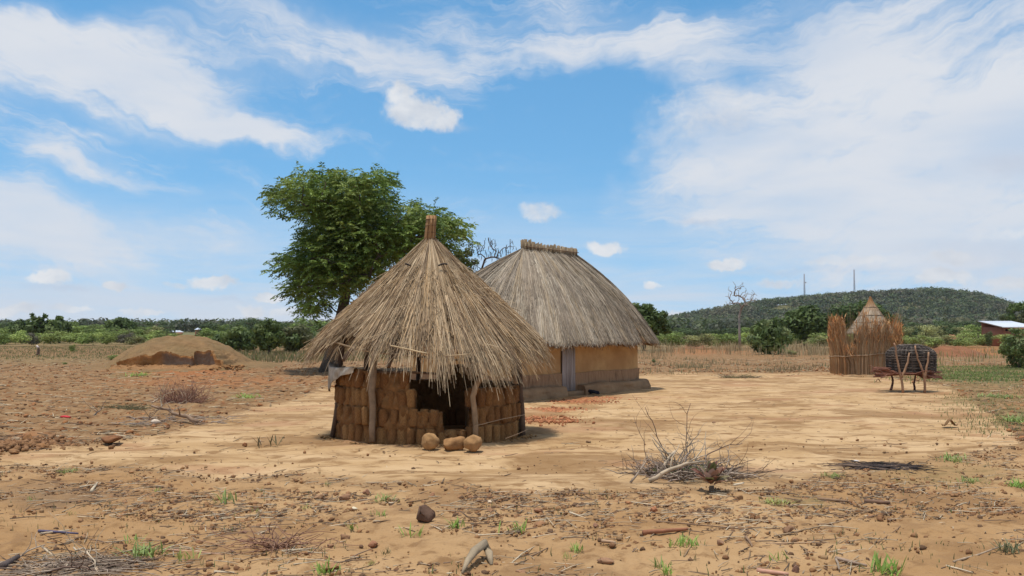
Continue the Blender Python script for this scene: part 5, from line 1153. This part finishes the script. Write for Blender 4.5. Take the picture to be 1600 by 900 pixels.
lump(244, 661, GY(661), .10, .06, .05, (.62, .5, .38), 'pale creamy plastic jug scrap under the dead branch on the left', 'pale_scrap', 'scrap', 41, .2, ICO2)
lump(101, 652, GY(652), .12, .06, .035, (.62, .05, .05), 'small bright red plastic scrap in the left field', 'red_scrap', 'scrap', 42, .25, ICO2, matn='red_plastic')
lump(554, 792, GY(792), .035, .03, .018, (.7, .6, .42), 'small cream pebble in the clod belt left of centre', 'pebble', 'pebble', 43, .1, ICO2)
lump(765, 783, GY(783), .03, .03, .02, (.66, .5, .34), 'small cream pebble above the clods right of the dark rock', 'pebble', 'pebble', 44, .1, ICO2)
lump(1337, 719, GY(719), .06, .04, .02, (.66, .62, .58), 'little white scrap at the left end of the charred patch', 'pale_scrap', 'scrap', 45, .3, ICO2, matn='pale_plastic')
def dried_leaf(px, py, L, label, col):
    p = GP(px, py, .01); a = Acc(); n = 9; s = np.linspace(-1, 1, n); w = .35*L*(1-s**2)**.6+.002; mid = np.stack([p[0]+s*L, p[1]+.1*L*s, p[2]+.1+.12*L*np.abs(s)**2*0+.06*np.cos(s*4)], -1)
    V = np.concatenate([mid-np.stack([0*w, w, w*.5], -1), mid, mid+np.stack([0*w, w, -w*.6], -1)]); i = np.arange(n-1); F = np.concatenate([np.stack([i, i+1, i+n+1, i+n], -1), np.stack([i+n, i+n+1, i+2*n+1, i+2*n], -1)]); V[:, 2] -= V[:, 2].min()-p[2]
    a.add(V, F, None, col); o = a.obj('dry_leaf', M['leaf'], origin=tuple(p), smooth=True); md = o.modifiers.new('t', 'SOLIDIFY'); md.thickness = .006; tag(o, label, 'leaf')
dried_leaf(1372, 597, .12, 'curled dry leaf left of the forked-post rack', (.30, .17, .09)); dried_leaf(1484, 666, .16, 'curled brown leaf on the sand right of the rack', (.28, .15, .06))

# brush pile
def brush(name, label, px, py, rpx, n, specials, cols, hmax, seed, rr=(.004, .012), green=False):
    random.seed(seed); c = GP(px, py); t = thing(name, label, 'brush pile', c); sc = c[1]/FPX
    for (x0, y0, z0, x1, y1, z1, r, col) in specials:
        Yd = c[1]; p = GP(x0, y0, z0); q = W(x1, y1, p[1]+.1) if z1 is None else GP(x1, y1, z1); a = Acc(); P = bent(p, q, 8, .045); tubes(a, P, np.linspace(r, r*.45, 8), 7, col)
        for k in (3, 4, 5, 6):
            if random.random() < .8: d = np.array([random.uniform(-.3, .3), random.uniform(-.2, .2), random.uniform(.05, .35)]); tubes(a, bent(P[k], P[k]+d, 5, .08), np.linspace(r*.4, r*.15, 5), 5, col)
        a.obj('branch', M['wood'], t, smooth=True)
    for i in range(n):
        an = random.uniform(0, 2*PI); rad = rpx*sc*math.sqrt(random.random()); p = c+[rad*math.cos(an)*1.0, rad*math.sin(an)*.75, 0]; p[2] = gz(p[0], p[1])+.01
        L = random.uniform(.2, .7); e = random.uniform(0, hmax)*(1-rad/(rpx*sc)*.7); az = random.uniform(0, 2*PI); q = p+[L*math.cos(az), L*math.sin(az)*.7, e]; a_ = ACC_BR; tubes(a_, bent(p, q, 6, min(.07, .015+hmax*.3)), np.linspace(random.uniform(*rr), .002, 6), 4, np.array(random.choice(cols))*random.uniform(.7, 1.2))
        if random.random() < .5: pm = (p+q)/2; tubes(a_, bent(pm, pm+[random.uniform(-.2, .2), random.uniform(-.15, .15), random.uniform(0, max(.03, hmax*.6))], 4, .08), np.linspace(.004, .0015, 4), 4, random.choice(cols))
    tag(ACC_BR.obj('twigs', M['wood'], t), None, None, None, 'stuff'); return t
W1 = (.46, .36, .25); W2 = (.36, .28, .21); W3 = (.17, .11, .08)
ACC_BR = Acc()
brush('brush_pile', 'tangled pile of dead thorny branches on the sand right of centre', 1080, 742, 78, 210, [
    (1014, 752, .01, 1100, 721, None, .028, W1), (985, 755, .01, 1010, 720, None, .014, W2), (1033, 740, .02, 1055, 705, None, .03, W1), (1050, 732, .02, 1008, 636, None, .008, W3),
    (1015, 740, .02, 990, 650, None, .005, W3), (1075, 735, .02, 1079, 630, None, .008, W3), (1050, 738, .02, 1075, 690, None, .012, W2), (1060, 738, .02, 1085, 700, None, .012, W2), (1103, 725, .02, 1102, 690, None, .009, W2),
    (1100, 720, .03, 1160, 693, None, .010, W3), (1150, 752, .01, 1125, 735, None, .012, W2), (1130, 738, .02, 1180, 718, None, .008, W3), (1140, 730, .02, 1140, 695, None, .007, W2), (1050, 735, .05, 1095, 672, None, .009, W2), (1090, 738, .02, 1070, 665, None, .007, W2)],
    [W2, (.27, .2, .16), (.33, .27, .22), (.14, .10, .07), (.12, .08, .055)], .32, 3)
ACC_BR = Acc()
brush('dead_branch', 'fallen dead branch with pale upright forks, at the left edge of the yard', 270, 658, 90, 110, [
    (310, 662, .03, 237, 634, None, .045, (.27, .18, .12)), (237, 636, .1, 252, 617, None, .02, W1), (256, 645, .02, 251, 617, None, .022, W1), (263, 648, .02, 285, 635, None, .010, W2), (232, 660, .01, 235, 644, None, .014, W3), (146, 650, .01, 162, 636, None, .02, W2), (285, 653, .01, 300, 637, None, .008, W2), (245, 655, .02, 225, 660, None, .014, W1)],
    [W2, (.3, .24, .2), (.22, .15, .1)], .08, 4)
ACC_BR = Acc()
brush('dry_shrub', 'reddish wiry dry shrub at the field edge behind the fallen branch', 284, 630, 26, 330, [(276, 632, .0, 296, 620, None, .012, W1), (272, 632, 0, 288, 631, None, .012, W1)], [(.28, .13, .09), (.24, .13, .1), (.33, .19, .13)], .75, 5, (.003, .006))
ACC_BR = Acc()
brush('dry_shrub', 'grey-green matted dry shrub left of the fallen branch', 195, 640, 26, 160, [], [(.17, .13, .07), (.15, .14, .07)], .2, 6, (.003, .006))
ACC_BR = Acc()
brush('dry_stalk_heap', 'heap of dry stalks and dark litter at the bottom left', 120, 888, 75, 180, [(0, 885, .02, 70, 862, .05, .010, W2), (65, 862, .04, 100, 893, .03, .009, W1), (115, 866, .05, 155, 899, .01, .008, W1), (70, 898, .02, 150, 895, .02, .01, W3)], [W2, (.16, .11, .08), (.30, .22, .15)], .03, 7, (.003, .008))
ACC_BR = Acc()
brush('charred_patch', 'low black charred heap of twigs on the right foreground', 1385, 730, 44, 120, [], [(.03, .025, .025), (.06, .045, .04), (.15, .1, .07)], .015, 8, (.006, .014))
ACC_BR = Acc()
brush('low_brush', 'flattened dry brush with some green at the far edge of the yard', 1155, 590, 30, 120, [], [(.24, .17, .1), (.15, .14, .06), (.3, .22, .15)], .2, 9, (.006, .014))
ACC_BR = Acc()
brush('dry_tuft', 'upright reddish dry tuft in the lower left foreground', 434, 855, 12, 46, [], [(.3, .17, .11), (.25, .13, .09)], .22, 10, (.003, .006))
random.seed(77)
# leafy stump
def leafy_stump():
    c = GP(1112, 768); t = thing('leafy_stump', 'low stump resprouting with reddish and green leaves in front of the brush pile', 'plant', c)
    a = Acc(); tubes(a, [c+[0, 0, -.02], c+[0, 0, .06]], [.035, .025], 8, (.16, .11, .07)); a.obj('stump', M['wood'], t)
    for i in range(46):
        az = random.uniform(0, 2*PI); el = random.uniform(.5, 1.5); L = random.uniform(.12, .24); d = np.array([math.cos(az)*math.cos(el), math.sin(az)*math.cos(el), math.sin(el)]); b = c+[0, 0, .05]+d*random.uniform(.03, .10)
        sd_ = np.cross(d, [0, 0, 1.0]); sd_ /= np.linalg.norm(sd_)+1e-6; up = np.cross(sd_, d); n = 6; s = np.linspace(0, 1, n); wv = .045*np.sin(PI*np.clip(s*.95+.02, 0, 1))**.8; mid = b+d*(s*L)[:, None]-np.array([0, 0, 1])*(s**2*.04)[:, None]
        V = np.concatenate([mid-sd_*wv[:, None]+up*(wv*.4)[:, None], mid, mid+sd_*wv[:, None]+up*(wv*.4)[:, None]]); q = np.arange(n-1); F = np.concatenate([np.stack([q, q+1, q+n+1, q+n], -1), np.stack([q+n, q+n+1, q+2*n+1, q+2*n], -1)])
        a = Acc(); col = random.choice([(.27, .14, .09), (.33, .18, .11), (.17, .16, .06), (.40, .26, .20), (.24, .11, .08), (.24, .2, .10)]); a.add(V, F, None, col); a.obj('leaf', M['leaf'], t, smooth=True)
leafy_stump()
# weeds
def weed(px, py, h, n, col, label, spread=1.0):
    c = GP(px, py); a = Acc(); az = rng.uniform(0, 2*PI, n); L = h*rng.uniform(.5, 1.2, n); s = np.linspace(0, 1, 4)[None]; out = rng.uniform(.25, .9, n)*spread; b = c+np.stack([rng.normal(0, h*.35*spread, n), rng.normal(0, h*.35*spread, n), 0*az], -1)
    P = np.stack([b[:, :1]+(np.cos(az)*L*out)[:, None]*s, b[:, 1:2]+(np.sin(az)*L*out)[:, None]*s, b[:, 2:]+L[:, None]*(s-.35*s**2*out[:, None])], -1)
    side = np.stack([-np.sin(az), np.cos(az), 0*az], -1); ribbons(a, P, h*.10*np.array([[.5, 1, .8, .05]]), side[:, None], np.array(col)*rng.uniform(.7, 1.3, (n, 1))); tag(a.obj('weed', M['leaf'], origin=tuple(c)), label, 'weed')
GR = (.24, .36, .07); GB = (.24, .31, .09); GY_ = (.36, .38, .11)
for q in [(603, 782, .09, 40, GB, 'widest green seedling patch in the clod belt below the small hut', 1.6), (595, 806, .07, 16, GR, 'small green weed below the seedling patch left of the dark rock'), (712, 824, .11, 26, GR, 'upright bright green weed right of the dark rock'),
          (642, 838, .12, 14, GR, 'thin upright green sprig below the dark rock'), (549, 825, .08, 12, GR, 'faint green sprig left of the dark rock'), (477, 795, .07, 14, GY_, 'yellow-green sprig at the yard edge on the left'), (510, 757, .06, 14, GB, 'grey-green weed on the yard edge left of the rock'),
          (353, 785, .16, 16, GB, 'bluish green upright weed in the left foreground'), (230, 868, .13, 50, GB, 'bushy green weed patch at the lower left', 1.5), (206, 848, .09, 10, GR, 'small bright green sprig above the bushy weed patch'), (292, 874, .12, 16, GY_, 'yellow-green sprig on the reddish tapering stalk'),
          (245, 768, .06, 16, GR, 'small green weed above the left foreground clods'), (113, 805, .06, 10, GY_, 'pale sprig below the dark wet patch'), (50, 782, .06, 10, GB, 'tiny weed inside the dark wet patch'), (105, 738, .08, 50, GB, 'flat grey-green weeds at the far left yard edge', 2.0), (398, 800, .07, 12, GY_, 'yellow-green sprig right of the bluish weed'),
          (510, 897, .10, 26, GR, 'green weed at the bottom edge left of centre'), (578, 884, .05, 14, GY_, 'tiny yellow-green weed near the bottom centre'), (605, 866, .06, 20, (.14, .13, .06), 'olive tuft near the bottom centre'), (810, 832, .12, 14, GR, 'green sprig at the left of the centre foreground'),
          (900, 861, .08, 26, GR, 'green weed with a pale scrap right of the horn wood', 1.3), (886, 871, .06, 12, GY_, 'yellow sprig left of the weed with the pale scrap'), (1062, 853, .10, 16, GR, 'left green sprig in the hollow right of centre'), (1070, 850, .10, 16, GR, 'middle green sprig in the hollow right of centre'), (1085, 855, .11, 14, GR, 'right green sprig in the hollow right of centre'),
          (1046, 896, .09, 20, GR, 'green weed at the bottom edge right of centre'), (1030, 883, .08, 20, GB, 'grey-green sprigs above the bottom edge weed', 1.3), (1380, 891, .15, 24, GR, 'tallest grass sprig at the bottom edge on the right'), (1388, 898, .12, 14, GR, 'second sprig right beside the tallest one at the bottom edge'), (1217, 874, .10, 10, GR, 'lone green blade tuft by the dark little clod'),
          (1520, 755, .10, 60, GB, 'green weed clump right of the charred patch', 1.5), (1490, 722, .13, 50, GB, 'leafy weeds behind the charred patch', 1.5), (1590, 762, .11, 60, GR, 'green weed clump at the right edge', 1.4), (1575, 862, .10, 40, (.15, .16, .08), 'grey-green tuft by the curved branch', 1.2), (1080, 738, .14, 160, (.09, .17, .04), 'green grass clump growing inside the brush pile', 2.2),
          (1300, 745, .08, 60, GB, 'low green weeds left of the charred patch', 2.2), (1215, 788, .07, 80, GY_, 'low yellowish weeds below the brush pile on the right', 2.6), (1585, 660, .2, 90, GB, 'green weed clump on the right edge of the yard', 2.0), (1560, 622, .2, 120, GB, 'flat line of green weeds behind the right side of the yard', 3.0), (1025, 738, .07, 30, GR, 'small weeds at the left foot of the brush pile'),
          (215, 588, .25, 60, GR, 'light green weeds before the earth mound', 2.5), (385, 622, .18, 60, GR, 'green weeds where the left field meets the sand', 2.4), (413, 696, .22, 5, (.12, .1, .06), 'dark thin sapling on the sand, left of a pair'), (432, 697, .2, 5, (.14, .13, .06), 'dark thin sapling on the sand, right of a pair')]:
    weed(*q)

# ---------------------------------------------------------------- countless litter
def field_pts(n, y0, y1, test, pw=1.0):
    out = []
    while sum(map(len, out)) < n:
        m = n*3; y = y0+(y1-y0)*rng.random(m)**pw; x = rng.uniform(-1, 1, m)*(y*.60+.6); z_ = zones(x, y); k = rng.random(m) < test(z_, x, y); out.append(np.stack([x[k], y[k], terrain(x[k], y[k])], -1))
    return np.concatenate(out)[:n]
fore_t = lambda z, x, y: np.clip(z[1]*.9*(.12+.88*sst(fbm(x*.9, y*1.4, 4), -.12, .16))*(.45+.9*np.exp(-((y-9.2)/1.5)**2))+z[2]*.9+z[3]*.2+z[0]*.015, 0, 1)
p = field_pts(15000, 5.2, 14.5, fore_t, .8); s = (.006+.030*rng.random((15000, 1))**5+.007*rng.random((15000, 1)))*np.array([1, 1, .7])
CL = np.array([(.28, .145, .065), (.21, .105, .05), (.31, .165, .08), (.14, .08, .045), (.33, .20, .10)])
batch_lumps('small_clods', 'small clods and crumbs strewn over the foreground soil', 'clods', p, s, CL[rng.integers(0, 5, len(p))])
p = field_pts(9000, 14, 48, lambda z, x, y: np.clip(z[2]+z[4]*.6, 0, 1), 1.0); s = (.02+.06*rng.random((9000, 1))**2.5)*np.array([1.2, 1, .6])
batch_lumps('field_clods', 'turned clods of the red-brown field', 'clods', p, s, CL[rng.integers(0, 5, 9000)]*np.array([1.05, .9, .8]))
n_ = 420; q_ = np.stack([rng.normal(G(36, 698)[0], .38, n_), rng.normal(G(36, 698)[1], .35, n_), np.zeros(n_)], -1); q_[:, 2] = terrain(q_[:, 0], q_[:, 1])+.05*np.exp(-((q_[:, 0]-G(36, 698)[0])/.35)**2)
batch_lumps('heap_crumbs', 'crumbled red-brown soil filling the clod heap at the left edge', 'crumbs', q_, (.015+.05*rng.random((n_, 1))**2)*np.array([1, 1, .8]), CL[rng.integers(0, 3, n_)]*.85)
p = np.concatenate([np.stack([rng.normal(W(x, y, GY(y))[0], w_, 420), rng.normal(GY(y), w_*.9, 420), np.zeros(420)], -1) for (x, y, w_) in ((905, 627, .35), (868, 640, .28), (935, 622, .3), (850, 655, .4))]); p[:, 2] = terrain(p[:, 0], p[:, 1])
batch_lumps('brick_crumbs', 'scatter of orange-red brick crumbs between the two huts', 'crumbs', p, (.012+.035*rng.random((len(p), 1))**2)*np.array([1, 1, .6]), np.array([(.42, .17, .08)])*rng.uniform(.7, 1.2, (len(p), 1)))
def litter(name, label, p, l0, l1, r0, r1, cols):
    n = len(p); az = rng.uniform(0, PI, n)*.5-.4+rng.choice([0, 1.2], n, p=[.7, .3]); L = (l0+(l1-l0)*rng.random(n)**2)[:, None, None]; d = np.stack([np.cos(az), np.sin(az), rng.normal(0, .08, n)], -1)[:, None]; s = np.array([-.5, 0, .5])[None, :, None]
    P = p[:, None]+d*L*s+np.array([0, 0, .012]); P[:, 1] += rng.normal(0, .02, (n, 3))*L[:, 0]; a = Acc(); tubes(a, P, rng.uniform(r0, r1, n)[:, None]*np.array([[1, 1, .6]]), 3, np.array(cols)[rng.integers(0, len(cols), n)]*rng.uniform(.7, 1.2, (n, 1)), cap=False); tag(a.obj(name, M['wood']), label, 'litter', None, 'stuff')
LC = [PALE, (.40, .30, .2), (.27, .18, .11), (.13, .09, .065), (.46, .36, .24), (.20, .13, .09)]
litter('stalk_litter', 'dry stalks and twigs strewn over the foreground', field_pts(4200, 5.2, 15, fore_t, .9), .04, .34, .002, .0055, LC)
litter('field_stubble', 'dry stubble and straw lying in the field', field_pts(7000, 14, 55, lambda z, x, y: np.clip(z[2], 0, 1)), .1, .6, .006, .014, [(.42, .32, .2), (.3, .2, .12), (.48, .38, .25), (.2, .12, .07)])
p = field_pts(1000, 6, 24, lambda z, x, y: z[0]*.6); litter('yard_crumbs', 'few twigs and specks on the bare yard', p, .02, .14, .002, .006, [(.2, .13, .08), (.3, .2, .12), (.12, .08, .06)])
def grass(name, label, p, h0, h1, w, cols, bend=.5):
    n = len(p); az = rng.uniform(0, 2*PI, n); h = rng.uniform(h0, h1, n); s = np.array([0, .4, .75, 1])[None]; b = rng.uniform(.1, bend, n)
    P = np.stack([p[:, :1]+(np.cos(az)*h*b)[:, None]*s**2, p[:, 1:2]+(np.sin(az)*h*b)[:, None]*s**2, p[:, 2:]+h[:, None]*s], -1); a = Acc(); ribbons(a, P, w*np.array([[1, .9, .6, .1]]), np.stack([np.cos(az+1.5), .3*np.sin(az), 0*az], -1)[:, None], np.array(cols)[rng.integers(0, len(cols), n)]*rng.uniform(.75, 1.2, (n, 1))); tag(a.obj(name, M['leaf']), label, 'grass', None, 'stuff')
def band_pts(n, px0, px1, Y0, Y1, clump=.5):
    k = max(6, n//25); cx = rng.uniform(px0, px1, k); cy = rng.uniform(Y0, Y1, k); i = rng.integers(0, k, n); y = cy[i]+rng.normal(0, clump, n); x = (cx[i]-800)/FPX*y+rng.normal(0, clump, n); return np.stack([x, y, terrain(x, y)], -1)
DRY = [(.42, .33, .18), (.36, .27, .14), (.48, .38, .22), (.30, .22, .11)]
grass('dry_grass', 'tall pale dry grass at the field edge right of the thatched house', band_pts(1700, 1000, 1330, 60, 84, .55), .25, 1.05, .028, DRY)
grass('dry_grass', 'dry grass between the coop and the far right bushes', band_pts(1000, 1400, 1620, 42, 78, .5), .12, .55, .028, DRY+[(.24, .26, .08), (.2, .24, .07)])
grass('green_grass', 'green grass growing behind the rack at the right', band_pts(9000, 1455, 1640, 31, 44, .8),   .03, .12, .03, [(.20, .27, .07), (.24, .30, .09), (.28, .26, .12)])
grass('field_grass', 'low olive grass over the field left of the mound', band_pts(9000, -60, 300, 55, 100, 1.6),   .04, .15, .05, [(.19, .19, .07), (.22, .20, .09), (.16, .20, .06), (.25, .20, .10)])
grass('field_grass', 'low grass at the far side of the field behind the small hut', band_pts(5000, 330, 620, 48, 75, 1.4), .10, .4, .045, [(.2, .18, .08), (.3, .24, .13), (.13, .16, .05)])
grass('field_edge_grass', 'thin grass among the furrows at the far edge of the yard', band_pts(1300, 1000, 1300, 36, 56, .5), .05, .25, .025, [(.3, .24, .12), (.2, .18, .08), (.38, .3, .17)])
grass('right_weeds', 'sparse low green growth on the right edge of the yard', band_pts(2600, 1500, 1640, 15, 30, .45), .02, .08, .014, [(.22, .28, .09), (.26, .27, .11), (.3, .24, .13)])
grass('foreground_sprouts', 'scattered tiny sprouts over the foreground soil', field_pts(900, 5.2, 13, lambda z, x, y: z[1]*(fbm(x*1.5+7, y*1.5, 2) > .12)), .02, .06, .008, [(.14, .19, .06), (.2, .2, .09)])
def stump_post(px, py, h, label):
    c = GP(px, py); a = Acc(); tubes(a, bent(c, c+[.05, 0, h], 5, .03), [.14, .11, .1, .09, .07], 7, (.13, .085, .06)); tubes(a, [c+[.05, 0, h-.02], c+[-.1, 0, h+.16]], [.09, .05], 6, (.6, .5, .45)); tag(a.obj('tree_stump', M['wood'], origin=tuple(c)), label, 'stump')
stump_post(59, 555, .55, 'dark stump with a pale broken top in the far left field')

# ---------------------------------------------------------------- air
def haze():
    a = Acc(); box(a, (0, 850, -4), (2400, 2300, 90)); o = a.obj('haze', bpy.data.materials.new('air')); m = o.data.materials[0]; m.use_nodes = True; t = NT(m.node_tree); t.n.clear()
    v = t.new('ShaderNodeVolumePrincipled'); v.inputs['Color'].default_value = (.85, .9, 1, 1); v.inputs['Density']  .default_value = .00007; out = t.new('ShaderNodeOutputMaterial'); t.l.new(v.outputs[0], out.inputs['Volume'])
    tag(o, 'thin pale air between the camera and the hill', 'haze', None, 'stuff')
haze()
